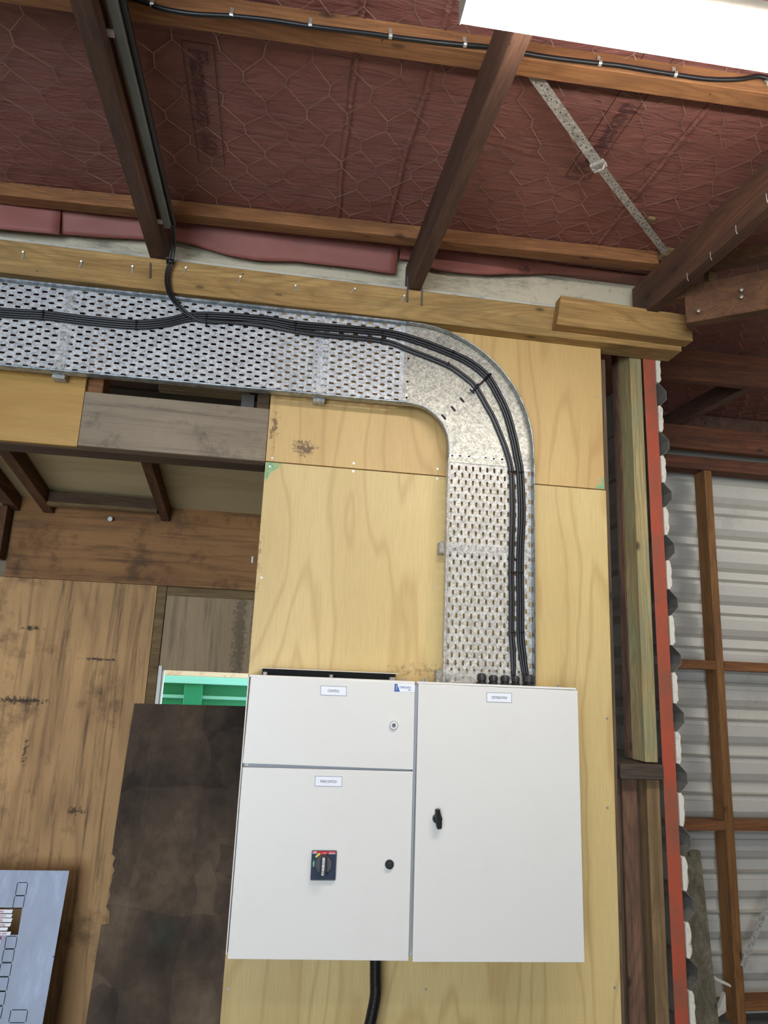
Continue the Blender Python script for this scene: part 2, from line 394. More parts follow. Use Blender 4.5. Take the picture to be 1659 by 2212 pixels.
M_yel = plain('switch_yellow', (226, 214, 84), .4)
M_grn = plain('switch_green', (44, 142, 92), .4)
M_navy = plain('switch_plate_navy', (44, 56, 74), .3)
M_knob = plain('switch_knob_grey', (74, 73, 76), .4)
M_steel = plain('polished_steel', (200, 202, 208), .25, .8)
M_white = plain('white_plastic', (228, 226, 220), .5)
M_handle = plain('switch_handle_insert', (205, 206, 210), .4)

M_fascia = painted('mouldy_white_fascia', (210, 199, 172), (96, 92, 82), .5, .8, .7, (2.5, 2.5, 8))
M_fascia2 = painted('mouldy_white_ledge', (200, 194, 176), (66, 62, 54), .52, .85, .7, (5, 5, 30), .6)
M_sheetw = painted('dusty_white_cladding', (196, 191, 180), (138, 130, 116), .55, .5, .5, (3, 3, 3), .25)
M_sheetd = painted('dull_sheet_edge', (116, 112, 104), (60, 56, 50), .5, .8, .6, (3, 3, 3), .3)
M_foam = painted('dirty_white_infill', (214, 206, 190), (84, 78, 68), .56, .8, .8, (30, 30, 30), .7)
M_redsteel = painted('red_oxide_steel', (172, 78, 54), (124, 84, 64), .46, .7, .55, (4, 4, 3), .25)
M_bpanel = NT('blue_grey_panel_paint')
t = M_bpanel
a = t.noise(t.mapping((6, 6, 1.8)), 1, 7, .65)
c = t.ramp(a, [(.3, (112, 118, 134)), (.55, (130, 138, 156)), (.8, (168, 178, 200))])
b = t.noise(t.mapping((60, 60, 10)), 1, 4, .7)
c = t.mix(t.math('MULTIPLY', t.step(b, .68, .73), .5), c, lin((70, 74, 84)))
M_bpanel = t.done(c, .38, None, metal=.1)
M_groove = plain('panel_cut_line', (34, 36, 42), .6)
M_marker = plain('red_marker_ink', (200, 44, 84), .6)
M_green = plain('green_container_paint', (34, 150, 104), .5, 0, .25, 6, (60, 170, 130))
M_mint = plain('overexposed_mint_rail', (150, 240, 222), .5)  # pale mint: the rail's overexposure by daylight is put into its colour
M_rusty = painted('rusty_pale_paint', (240, 226, 196), (196, 128, 66), .52, .8, .6, (5, 5, 5), .1)
M_wframe = plain('white_window_paint', (226, 224, 214), .5)
M_conc = plain('concrete_floor', (120, 116, 108), .85, 0, .4, 3)
M_wallp = plain('shed_wall_lining', (130, 116, 92), .8, 0, .3, 2)
M_greenpaint = NT('green_paint_mark'); t = M_greenpaint
a = t.noise(t.mapping((40, 40, 40)), 1, 5, .7)
M_greenpaint = t.done(t.ramp(a, [(.4, (104, 164, 122)), (.65, (176, 182, 124))]), .6)
t = NT('lamp_diffuser_light')
t.b.inputs['Base Color'].default_value = (1, 1, 1, 1)
t.b.inputs['Emission Color'].default_value = (1.0, .97, .93, 1); t.b.inputs['Emission Strength'].default_value = LED_STRENGTH
M_led = t.m
t = NT('rear_lamp_diffuser_light')
t.b.inputs['Base Color'].default_value = (1, 1, 1, 1)
t.b.inputs['Emission Color'].default_value = (1.0, .97, .93, 1); t.b.inputs['Emission Strength'].default_value = REAR_STRENGTH
M_led2 = t.m
M_lamp = plain('lamp_housing_beige', (176, 168, 152), .5, 0, .2, 12)

S = .0457                       # fall of the roof along Y
ZR = 2.95                       # underside of the rafters at the wall
def zr(y, base): return base+S*y
ZL = 3.142                      # roof paper at the wall

# ------------------------------------------------------------------ the setting
MB().box(-3.2, 4.6, -6.1, 3.2, -.1, 0).build('floor', M_conc)['kind'] = 'structure'
MB().box(-3.2, -3.1, -6.1, 1.5, 0, 3.2).build('wall_left', M_wallp)['kind'] = 'structure'
MB().box(4.5, 4.6, -6.1, 1.5, 0, 3.25).build('wall_right', M_wallp)['kind'] = 'structure'
m = MB(); m.box(-3.2, -2.9, -6.1, -6, 0, 3.1); m.box(-.5, 4.6, -6.1, -6, 0, 3.1); m.box(-2.9, -.5, -6.1, -6, 2.5, 3.1)
m.build('wall_back', M_wallp)['kind'] = 'structure'

# roof paper: wrinkled sheet, as a grid
def lining_z(x, y):
    z = ZL+S*y
    z += .0035*mnoise.noise(V((x*2.2, y*2.2, 1)))+.0028*mnoise.noise(V((x*7, y*5, 3)))
    return z
m = MB(); nx, ny = 150, 120
xs = [-3.1+7.6*i/nx for i in range(nx+1)]; ys = [-6.0+7.5*j/ny for j in range(ny+1)]
vs = [(x, y, lining_z(x, y)) for y in ys for x in xs]
fs = [(j*(nx+1)+i, j*(nx+1)+i+1, (j+1)*(nx+1)+i+1, (j+1)*(nx+1)+i) for j in range(ny) for i in range(nx)]
vs2 = [(x, y, z+.03) for x, y, z in vs]; n0 = len(vs)
m.add(vs, [f[::-1] for f in fs]); m.add(vs2, fs)
rim = [(-3.1, -6), (4.5, -6), (4.5, 1.5), (-3.1, 1.5)]
ceil = m.build('ceiling', M_paper, smooth=True); ceil['kind'] = 'structure'
# overlap seams of the paper rolls (a second layer just under the first)
for k, (x0, x1, wv) in enumerate(((-1.0, -.985, .1), (.15, .165, .06), (.345, .36, .0), (1.09, 1.105, .03))):
    m = MB(); pts = []
    n = 40
    for j in range(n+1):
        y = -1.6+1.55*j/n
        e = .01*mnoise.noise(V((k*9, y*3, 0)))
        xa, xb = x0+e+wv*(y+1.0)*.3, x1+e+wv*(y+1.0)*.3
        pts += [(xa, y, lining_z(xa, y)-.002), (xb, y, lining_z(xb, y)-.0055)]
    m.add(pts, [(2*j, 2*j+1, 2*j+3, 2*j+2) for j in range(n)])
    o = m.build('paper_overlap', M_paper, ceil, smooth=True)
    md = o.modifiers.new('thick', 'SOLIDIFY'); md.thickness = .0012
# hanging ends of the paper, folded down over the wall line
def hang(x0, x1, edge, y_top=-.03, y_bot=.02, name='hanging_edge', ztop=None, lab=None, dx0=0, dx1=0):
    n = 26; rows = 7; vs = []
    for j in range(rows+1):
        v = j/rows
        for i in range(n+1):
            u = i/n; x = x0+(x1-x0)*u+(dx0*(1-u)+dx1*u)*v
            ze = edge(u); zt = lining_z(x, y_top)-.004
            y = y_top+(y_bot-y_top)*v**.7+.006*mnoise.noise(V((x*9, v*2, 4)))
            vs.append((x, y, zt+(ze-zt)*v))
    fs = [(j*(n+1)+i, j*(n+1)+i+1, (j+1)*(n+1)+i+1, (j+1)*(n+1)+i) for j in range(rows) for i in range(n)]
    o = MB().add(vs, fs).build(name, M_paper_e, ceil, smooth=True)
    md = o.modifiers.new('thick', 'SOLIDIFY'); md.thickness = .0015
    if lab: o['label'] = lab
    return o
def pl(pts):
    xs_ = [P(x, y, Y=.02) for x, y in pts]
    def f(u):
        x = xs_[0].x+(xs_[-1].x-xs_[0].x)*u
        for a, b in zip(xs_, xs_[1:]):
            if x <= b.x+1e-6: return a.z+(b.z-a.z)*max(0, min(1, (x-a.x)/(b.x-a.x)))
        return xs_[-1].z
    return xs_[0].x, xs_[-1].x, f
x0, x1, f = pl([(-620, 450), (-300, 478), (0, 503), (60, 508), (131, 514)])
hang(x0, x1, f, y_bot=.0, lab='left end of the red paper, hanging lower than the rest')
x0, x1, f = pl([(131, 505), (200, 512), (310, 517), (340, 520)])
hang(x0, x1, f)
x0, x1, f = pl([(378, 520), (430, 530), (500, 552), (570, 565), (640, 566), (730, 575), (820, 588), (855, 592)])
hang(x0-.03, x1, f, lab='red paper end with a wavy torn lower edge', dx1=.0)
x0, x1, f = pl([(862, 560), (885, 562)])
hang(x0, x1, f)
x0, x1, f = pl([(925, 573), (960, 585), (1010, 592), (1070, 596), (1140, 594), (1190, 591), (1250, 594), (1320, 599), (1392, 602)])
hang(x0-.04, x1, f, lab='red paper end right of the middle rafter')

# painted boards behind the top plate
m = MB(); m.box(-3.1, 1.39, .06, .085, 2.93, 3.2); o = m.build('wall_front', M_fascia); o['kind'] = 'structure'
m = MB(); m.box(-3.1, 1.36, .0, .035, 2.95, 2.985)
tag(m.build('painted_ledge_strip', M_fascia2, bev=.002), 'dirty white painted strip lying on the long top plate under the roof', 'trim board')
a = P(1380, 640, Y=-.0); m = MB(); m.box(a.x-.008, a.x+.022, .0, .03, 2.95, 3.05)
tag(m.build('white_corner_stub', M_fascia, bev=.002), 'short upright white painted stub beside the right rafter foot', 'trim board')

# ------------------------------------------------------------------ rafters, purlins, plates
def rafter(x0, x1, y0, y1, zb, zt, label, mat=M_rafter):
    m = MB()
    m.hexa([(x0, y0, zr(y0, zb)), (x1, y0, zr(y0, zb)), (x1, y1, zr(y1, zb)), (x0, y1, zr(y1, zb)),
            (x0, y0, zr(y0, zt)), (x1, y0, zr(y0, zt)), (x1, y1, zr(y1, zt)), (x0, y1, zr(y1, zt))])
    return tag(m.build('roof_rafter', mat, bev=.002), label, 'rafter', 'dark brown roof rafters')
rafter(-.44, -.395, -5.9, .055, ZR, ZR+.14, 'dark brown roof rafter carrying the grey steel trunking')
rafter(.457, .498, -5.9, .055, ZR, ZR+.14, 'dark brown roof rafter passing above the left end of the lit lamp')
rafter(1.335, 1.382, -5.9, .0, ZR, ZR+.14, 'dark brown roof rafter ending at the right corner above the short block')
rafter(2.24, 2.285, .56, 1.36, 3.0, 3.09, 'dark rafter deep in the right bay, behind the red brown beam')

def purlin(p0, p1, p2, x0, x1, zb, zt, label):
    m = MB()
    m.bar((x0, p0(x0), zr(p0(x0), zb)), (x1, p0(x1), zr(p0(x1), zb)), (0, p1, S*p1), (0, 0, zt-zb))
    return tag(m.build('roof_purlin', M_purlin, bev=.002), label, 'purlin', 'roof purlins under the red paper')
zp0, zp1 = ZR+.14, ZR+.14+.05
purlin(lambda x: -.128-.05*x, .055, 0, -2.2, 1.338, zp0, zp1, 'orange brown purlin close to the wall, running to the right rafter')
purlin(lambda x: -.945-.035*x, .055, 0, -2.2, 2.6, zp0, zp1, 'orange brown purlin with a black cable clipped along it')
m = MB(); m.box(-3.0, 1.50, -.05, .045, 2.827, 2.945)
plate = tag(m.build('top_plate_beam', M_plate, bev=.003), 'long yellowish treated pine beam above the steel cable tray', 'beam')
b0 = P(1213, 700, Y=-.1); b1 = P(1497, 731, Y=-.1)
m = MB(); m.hexa([(b0.x-.018, -.1, 2.850), (b1.x, -.1, 2.846), (b1.x, -.05, 2.846), (b0.x-.018, -.05, 2.850),
                  (b0.x-.0, -.1, 2.966), (b1.x, -.1, 2.949), (b1.x, -.05, 2.949), (b0.x-.0, -.05, 2.966)])
tag(m.build('timber_block', M_block, bev=.002), 'short knotty pine block nailed to the front of the long beam at its right end', 'block')

# skewed beam and purlin to the right of the corner
d = (P(1659, 666, Z=2.85)-P(1484, 697, Z=2.85)); d.z = 0; d.normalize(); nrm = V((-d.y, d.x, 0))
if nrm.y < 0: nrm = -nrm
p0 = P(1484, 697, Z=2.85)-d*.004
m = MB(); m.bar(p0, p0+d*1.6, nrm*.045, V((0, 0, .145))); m.bar(p0-d*.09+V((0, 0, .10)), p0+d*.001+V((0, 0, .10)), nrm*.045, V((0, 0, .045)))
tag(m.build('skewed_beam', M_skew, bev=.003), 'wide brown beam running off at an angle to the right of the corner', 'beam')
q0 = P(1500, 582, Z=3.08); m = MB(); m.bar(q0-d*.1, q0+d*1.5, nrm*.05, V((0, 0, .05)))
tag(m.build('skewed_purlin', M_skew, bev=.002), 'brown purlin at an angle above the skewed beam on the right', 'purlin')
pc = P(1545, 578, Y=-.2); m = MB(); m.box(pc.x-.02, pc.x+.012, -.19, -.16, 2.99, 3.09)
tag(m.build('timber_packer', M_pale, bev=.001), 'small pale packer wedged above the skewed beam', 'block')
a = P(1438, 545, Y=-.21); m = MB(); m.box(1.33, a.x+.05, -.235, -.2, 3.09, 3.125)
tag(m.build('timber_cleat', M_pale, bev=.001), 'pale stub of timber tucked behind the right rafter at the strap end', 'block')

# ------------------------------------------------------------------ plywood wall
def sheet(name, x0, x1, z0, z1, mat, label, y0=0, y1=.012, skew=0, cat='plywood sheet'):
    m = MB(); m.hexa([(x0, y0, z0), (x1, y0, z0), (x1, y1, z0), (x0, y1, z0), (x0, y0, z1), (x1, y0, z1), (x1, y1, z1), (x0, y1, z1)])
    return tag(m.build(name, mat, bev=.0008), label, cat)
low = sheet('plywood_sheet', 0, 1.205, .25, 2.277, M_ply, 'tall pale plywood sheet behind the white cabinet')
up = sheet('plywood_sheet', 0, 1.2, 2.2805, 2.826, M_ply_up, 'short pale plywood sheet above the joint, behind the tray bend')
def blob(par, pts, y=-.0006, mat=M_greenpaint, name='green_paint_mark'):
    o = MB().prism([(x, y, z) for x, z in pts], (0, .0005, 0)).build(name, mat, par); o['label'] = 'green paint smear'
blob(low, [(.002, 2.276), (.055, 2.276), (.046, 2.262), (.03, 2.25), (.018, 2.24), (.01, 2.215), (.002, 2.21)])
blob(up, [(1.165, 2.282), (1.198, 2.282), (1.199, 2.33), (1.192, 2.322), (1.188, 2.3), (1.17, 2.295)])
# screw heads
def screw(x, y_, Y=-.001, lab='small round screw head fixing the pale plywood', grp='plywood screws', r=.0042, yy=None):
    p = P(x, y_, Y=0)
    m = MB(); m.tube([p+V((0, .002, 0)), p+V((0, -.0016, 0))], r, 10); m.tube([p+V((0, -.0016, 0)), p+V((0, -.0022, 0))], r*.35, 5)
    return tag(m.build('screw', M_screw, smooth=False), lab, 'screw', grp)
for i, (x, y_) in enumerate([(1290, 741), (1289, 857), (1292, 1037), (764, 1001), (763, 1018), (945, 1013), (944, 1034), (927, 707),
        (565, 1248), (938, 1268), (1311, 1552), (493, 2136), (920, 2137), (1327, 2133), (583, 1008), (588, 990), (1312, 1745)]):
    screw(x, y_)

# posts to the right of the plywood
def post(name, x0, x1, y0, y1, z0, z1, mat, label, dx=0, bev=.002, cat='post'):
    m = MB(); m.hexa([(x0+dx, y0, z0), (x1+dx, y0, z0), (x1+dx, y1, z0), (x0+dx, y1, z0), (x0, y0, z1), (x1, y0, z1), (x1, y1, z1), (x0, y1, z1)])
    return tag(m.build(name, mat, bev=bev), label, cat)
post('edge_stud', 1.16, 1.2235, .013, .06, 0, 2.79, M_stud_d, 'narrow grey brown stud showing along the right edge of the plywood')
post('edge_stud', 1.18, 1.235, .062, .1, 0, 2.5, M_stud_b, 'thin reddish stud just behind the plywood edge stud', dx=.006)
post('corner_post', 1.343, 1.390, .05, .14, 1.35, 2.875, M_stud_g, 'upper corner post of green stained treated timber')
post('corner_post', 1.345, 1.392, .05, .14, 0, 1.296, M_stud_y, 'lower corner post of yellow brown timber below the block')
post('rear_stud', 1.345, 1.385, .15, .2, 1.35, 2.86, M_stud_b, 'dark reddish stud directly behind the green stained post')
post('rough_post', 1.262, 1.315, .06, .12, 0, 1.296, M_stud_b, 'rough split reddish post between edge stud and lower corner post')
post('filler_stud', 1.24, 1.262, .075, .12, 0, 1.296, M_stud_d, 'slim stud filling the gap left of the rough reddish post')
post('side_stud', 1.318, 1.342, .1, .14, 0, 1.296, M_stud_d, 'dark slim stud between the rough post and the lower corner post')
m = MB(); m.box(1.238, 1.392, .02, .14, 1.298, 1.346)
tag(m.build('timber_nog', M_nog, bev=.003), 'short weathered block laid flat between the posts right of the plywood', 'block')
# red steel upright
a0 = P(1399.5, 1100, Y=.05); a1 = P(1454, 2212, Y=.05); c1 = P(1480.5, 2212, Y=.05)
m = MB(); T = 2.865; xt = 1.3945
def xr(z): return xt+(T-z)*.0055
m.hexa([(xr(0), .044, 0), (xr(0)+.046, .044, 0), (xr(0)+.046, .049, 0), (xr(0), .049, 0), (xt, .044, T), (xt+.049, .044, T), (xt+.049, .049, T), (xt, .049, T)])
tag(m.build('red_steel_upright', M_redsteel, bev=.001), 'red oxide painted steel upright strip beside the corner post', 'steel post')
# edge-on corrugated sheet with white infills
pitch = (2.889-.706)/11
prof = []
z = 2.889+.03
ribz = [2.889-pitch*k for k in range(15)]
XB = 1.4475
def drift(z): return XB+(2.865-z)*.0052
pts = [(drift(2.87), 2.905)]
pts = []
for rz in ribz:
    for dz, dx in ((.056, .0), (.016, .040), (-.016, .040), (-.056, .0)):
        zz = rz+dz
        if zz > 2.90: continue
        pts.append((drift(zz)+dx, max(zz, 0)))
m = MB(); vs = []
for yy in (.052, 1.40):
    vs += [(x, yy, z) for x, z in pts]
n = len(pts); m.add(vs, [(i, i+1, n+i+1, n+i) for i in range(n-1)])
cs = m.build('wall_inner', M_sheetd); cs['kind'] = 'structure'
md = cs.modifiers.new('thick', 'SOLIDIFY'); md.thickness = .0022; md.offset = 0
for k in range(len(ribz)-1):
    z1_ = ribz[k]-.054; z0_ = ribz[k+1]+.054
    if z0_ < .05: break
    m = MB(); x = drift((z0_+z1_)/2); nseg = 7
    poly = [(x+.001, z0_-.006)]
    for i in range(nseg+1):
        u = i/nseg; poly.append((x+(.019+.002*math.sin(i*2.3+k))*(1 if .02 < u < .98 else .6), z0_-.008+(z1_-z0_+.016)*u))
    poly.append((x+.001, z1_+.006))
    m.prism([(a, .046, b) for a, b in poly], (0, .035, 0))
    tag(m.build('white_infill_strip', M_foam, bev=.001), 'ragged dirty white infill between two ribs of the sheet edge', 'infill strip', 'white infills along the corrugated sheet edge')
# flashing scraps at the top of the posts
m = MB(); a = P(1376, 742, Y=.02); b = P(1432, 744, Y=.02)
m.bar(a, b, (0, .06, 0), (0, 0, .006)); tag(m.build('flashing_scrap', M_foam, bev=.001), 'thin broken white strip on top of the red steel upright', 'flashing')
m = MB(); pts_ = smoothpath([P(1325, 730, Y=.03), P(1345, 734, Y=.03), P(1370, 742, Y=.03), P(1385, 751, Y=.03), P(1412, 752, Y=.03)], 5)
vs = [];
for p in pts_: vs += [p, p+V((0, .07, .004))]
m.add(vs, [(2*i, 2*i+1, 2*i+3, 2*i+2) for i in range(len(pts_)-1)])
o = m.build('curled_flashing', M_sheetd); md = o.modifiers.new('t', 'SOLIDIFY'); md.thickness = .002
tag(o, 'curled grey flashing bent over the top of the corner post', 'flashing')

# ------------------------------------------------------------------ right bay
pts = []; z = 0.0; k = 0; base = 1.44
zz = []
z = 3.16+.195
pp = .195
while z > -.1:
    zz += [(z, 0), (z-.052, 0), (z-.086, .020), (z-.106, .046), (z-.154, .042), (z-.157, -.004), (z-.172, .014), (z-.192, .012)]
    z -= pp
zz = [(max(a, 0), b) for a, b in zz if a > -.1]
m = MB(); vs = []
for xx in (1.40, 4.5): vs += [(xx, base+b, a) for a, b in zz]
n = len(zz); m.add(vs, [(i, i+1, n+i+1, n+i) for i in range(n-1)])
cw = m.build('wall_rear', M_sheetw); cw['kind'] = 'structure'
md = cw.modifiers.new('t', 'SOLIDIFY'); md.thickness = .002; md.offset = 1
sx0 = P(1523, 1050, Y=1.3).x; sx1 = P(1539, 1050, Y=1.3).x
post('wall_stud', sx0, sx1, 1.3, 1.4, 0, 2.828, M_stud, 'upright orange brown stud in front of the white corrugated cladding', cat='stud')
m = MB(); m.box(1.52, 4.4, 1.3, 1.4, 2.83, 2.906); tag(m.build('bay_top_plate', M_redbeam, bev=.002), 'brown top plate on the stud in the right bay', 'beam')
m = MB(); m.box(1.52, 4.4, 1.2, 1.25, 2.915, 3.05); tag(m.build('bay_ceiling_beam', M_redbeam, bev=.002), 'deep dark brown beam above the right bay wall plate', 'beam')
m = MB(); m.hexa([(1.52, .5, 2.985), (4.4, .5, 3.0), (4.4, .545, 3.0), (1.52, .545, 2.985), (1.52, .5, 3.14), (4.4, .5, 3.152), (4.4, .545, 3.152), (1.52, .545, 3.14)])
tag(m.build('bay_cross_beam', M_redbeam, bev=.003), 'red brown beam with a large dark knot right of the corner block', 'beam')
m = MB(); m.box(1.52, 4.4, 1.37, 1.40, 2.99, 3.195); tag(m.build('bay_gap_shade_board', M_rafter, bev=.002), 'added dark board standing in for the shade above the cladding under the red paper', 'board')  # dark board added to stand in for the shaded gap above the beam
for z0_, z1_, lab_l, lab_r in ((1.703, 1.752, 'upper nogging left of the stud in the right bay', 'upper nogging right of the stud in the right bay'),
                   (.892, .937, 'lower nogging left of the stud in the right bay', 'lower nogging right of the stud in the right bay')):
    m = MB(); m.box(1.51, sx0-.001, 1.3, 1.4, z0_, z1_); tag(m.build('nogging', M_nog_o, bev=.002), lab_l, 'nogging')
    m = MB(); m.box(sx1+.001, 4.4, 1.3, 1.4, z0_, z1_); tag(m.build('nogging', M_nog_o, bev=.002), lab_r, 'nogging')
za = P(1630, 2185, Y=1.3).z
m = MB(); m.box(sx1+.001, 4.4, 1.3, 1.4, za, za+.045); tag(m.build('nogging', M_nog_o, bev=.002), 'lowest nogging right of the stud, at the bottom corner of the photo', 'nogging')
t0 = P(1480, 1837, Y=1.15); t1 = P(1513, 1838, Y=1.15); u0 = P(1489, 2212, Y=.88); u1 = P(1554, 2212, Y=.88)
k_ = .19/(t0.z-.19)
m = MB(); g0 = u0+(u0-t0)*(u0.z/(t0.z-u0.z)); g1 = u1+(u1-t1)*(u1.z/(t1.z-u1.z)); th = V((0, .022, 0))
m.hexa([g0, g1, g1+th, g0+th, t0, t1, t1+th, t0+th])
tag(m.build('leaning_plank', M_board, bev=.002), 'grey weathered plank leaning in the right bay beside the red steel', 'plank')
a = P(1664, 1940, Y=1.292); b = P(1604, 2088, Y=1.292); dd = (b-a).normalized(); sd = V((-dd.z, 0, dd.x))*.014
m = MB(); m.hexa([a-sd, a+sd, a+sd+V((0, .0015, 0)), a-sd+V((0, .0015, 0)), b-sd, b+sd, b+sd+V((0, .0015, 0)), b-sd+V((0, .0015, 0))])
tag(m.build('brace_strap', M_strap), 'perforated galvanised brace strap over the lower right cladding', 'brace strap')
for pts_, lab in (([(1541, 2108), (1578, 2127), (1580, 2133), (1545, 2118)], 'thin bent strip of torn white sheet beside the leaning plank'),
             ([(1567, 2145), (1569, 2185), (1552, 2197), (1550, 2185)], 'pointed torn white sheet scrap low in the right bay')):
    m = MB(); m.prism([P(x, y, Y=1.285) for x, y in pts_], (0, .02, 0)); tag(m.build('torn_sheet_scrap', M_foam), lab, 'sheet scrap')

# ------------------------------------------------------------------ header over the left opening
FW = 1.3
sheet('plywood_sheet', -1.5, -.598, 2.275, 2.52, M_ply_or, 'amber plywood sheet on the header at the left edge under the tray', y0=-.002, y1=.016)
hp = sheet('plywood_sheet', -.5965, -.0015, 2.279, 2.463, M_ply_grey, 'grey weathered plywood strip on the header left of the pale sheet', y0=-.002, y1=.016)
MB().box(-.5965, -.0015, -.0018, .0158, 2.2755, 2.2788).build('laminated_edge', M_edge, hp)['label'] = 'striped laminated lower edge'
m = MB(); m.box(-3.0, -.002, .017, .108, 2.27, 2.36); tag(m.build('header_lintel', M_head, bev=.003), 'brown lintel timber along the underside of both header panels', 'lintel')
a = P(187, 822, Y=.02); b = P(221, 850, Y=.02)
m = MB(); m.box(a.x, b.x, .018, .11, 2.362, 2.82); tag(m.build('header_stud', M_purlin, bev=.002), 'pinkish stub stud between the two header panels', 'stud')
m = MB(); m.box(-.045, -.003, .018, .11, 2.362, 2.82); tag(m.build('header_stud', M_head, bev=.002), 'dark brown stud against the left edge of the pale plywood', 'stud')
m = MB(); m.box(-.40, -.08, .16, .2, 2.56, 2.62); tag(m.build('inner_rail', M_pale, bev=.002), 'drab rail seen through the gap above the grey header panel', 'rail')
m = MB(); m.box(-.5, -.05, .26, .3, 2.44, 2.56); tag(m.build('inner_board', M_pale, bev=.002), 'olive brown board behind the gap above the grey header panel', 'board')
m = MB(); m.box(-.105, -.06, .13, .135, 2.47, 2.56); tag(m.build('metal_plate', M_sheetd, bev=.001), 'small grey plate behind the gap near the pale plywood', 'plate')

# room behind: sloping ply ceiling, joists, rail
SL = -.157
def zj(y): return 2.304+SL*(y-FW)
m = MB(); y0, y1 = .3, FW
for (x0, x1, nm) in ((-.9, 0, 0),):
    pass
m.hexa([(-2.2, y0, zj(y0)+.085), (.3, y0, zj(y0)+.085), (.3, y1, zj(y1)+.072), (-2.2, y1, zj(y1)+.072),
        (-2.2, y0, zj(y0)+.10), (.3, y0, zj(y0)+.10), (.3, y1, zj(y1)+.087), (-2.2, y1, zj(y1)+.087)])
o = m.build('ceiling_inner', M_ply_pale); o['kind'] = 'structure'
def joist(x0, w_, lab, mat=M_joist):
    m = MB(); a, b = .3, FW
    m.hexa([(x0, a, zj(a)), (x0+w_, a, zj(a)), (x0+w_, b, zj(b)), (x0, b, zj(b)),
            (x0, a, zj(a)+.083), (x0+w_, a, zj(a)+.083), (x0+w_, b, zj(b)+.07), (x0, b, zj(b)+.07)])
    tag(m.build('ceiling_joist', mat, bev=.002), lab, 'joist', 'sloping joists of the inner room')
joist(-.518, .043, 'brown sloping joist nearest the pale plywood in the inner room')
joist(-1.072, .05, 'brown sloping joist left of the middle in the inner room')
m = MB(); m.box(-1.7, -1.212, 1.22, 1.298, 2.06, 2.31); tag(m.build('dark_corner_box', M_joist), 'dark box filling the corner at the left edge under the joist', 'block')  # plain dark box filling the corner below the edge joist
joist(-1.24, .06, 'dark sloping joist at the left edge of the photo')
m = MB(); m.box(-1.02, -.52, 1.16, 1.2, 2.335, 2.385); tag(m.build('ceiling_blocking', M_head, bev=.002), 'grey brown blocking between the two inner joists near the far wall', 'block')
m = MB(); m.box(-1.02, -.52, 1.155, 1.205, 2.318, 2.334); tag(m.build('ceiling_batten', M_pale, bev=.001), 'thin pale batten under the grey blocking', 'batten')
yq = .5; m = MB(); m.box(-1.02, -.52, yq, yq+.03, zj(yq)+.02, zj(yq)+.075); tag(m.build('ceiling_batten', M_pale, bev=.001), 'pale cross batten between the joists close to the lintel', 'batten')
m = MB(); m.box(-.47, .1, yq, yq+.03, zj(yq)+.02, zj(yq)+.075); tag(m.build('ceiling_batten', M_pale, bev=.001), 'pale cross batten right of the inner joist close to the lintel', 'batten')
m = MB(); m.box(-3.1, 1.0, .12, .3, 2.6, 2.64); o = m.build('ceiling_gap', M_head); o['kind'] = 'structure'; o.name = 'trim_1'
# far wall
def fsheet(x0, x1, z0, z1, mat, lab, y=FW, th=.012):
    m = MB(); m.box(x0, x1, y, y+th, z0, z1); return tag(m.build('wall_sheet', mat, bev=.0008), lab, 'plywood sheet')
ju = 1.985
fsheet(-1.205, .3, ju, 2.40, M_ply_far2, 'brown stained plywood laid crosswise at the top of the far wall')
fsheet(-1.5, -.50, 0, ju-.002, M_ply_far, 'tall stained plywood sheet with black marks on the far left wall')
m = MB(); m.box(-.498, -.455, FW-.0, FW+.04, 1.2, ju-.002); tag(m.build('window_stile', M_pale, bev=.002), 'brown upright timber between the stained sheet and the small window', 'stile')
m = MB(); m.box(-.453, .3, FW-.0, FW+.04, 1.94, ju-.003); tag(m.build('window_rail', M_pale, bev=.002), 'pale top rail over the drab panel beside the pale plywood', 'rail')
wz = P(440, 1451, Y=FW).z
m = MB(); m.box(-.453, .3, FW+.012, FW+.024, wz, 1.94); tag(m.build('infill_panel', M_ply_bay, bev=.0008), 'drab streaked plywood panel above the small window', 'panel')
m = MB(); m.box(-.4995, .3, FW, FW+.04, 0, 1.099); m.box(-1.5, -.5, FW+.015, FW+.06, 0, 2.4); m.box(.301, 1.44, FW, FW+.06, 0, 2.6); m.box(.02, .301, FW+.041, FW+.06, 0, 2.6); m.box(-.5, .02, FW+.041, FW+.06, wz+.004, 2.6); m.box(-3.2, -1.5, FW, FW+.06, 0, 2.6); m.box(-1.5, -.5, FW+.013, FW+.06, 2.4, 2.6); m.box(-3.2, 1.44, FW+.015, FW+.06, 2.6, 3.25); m.box(-1.5, .3, FW+.015, FW+.06, 2.4, 2.62)
o = m.build('wall_far', M_wallp); o['kind'] = 'structure'
# window frame
m = MB(); m.box(-.453, -.437, FW+.0, FW+.05, 1.1, wz+.02); m.box(-.434, -.428, FW+.01, FW+.05, 1.1, wz)
o = m.build('window_1', M_wframe, bev=.001); o['kind'] = 'structure'
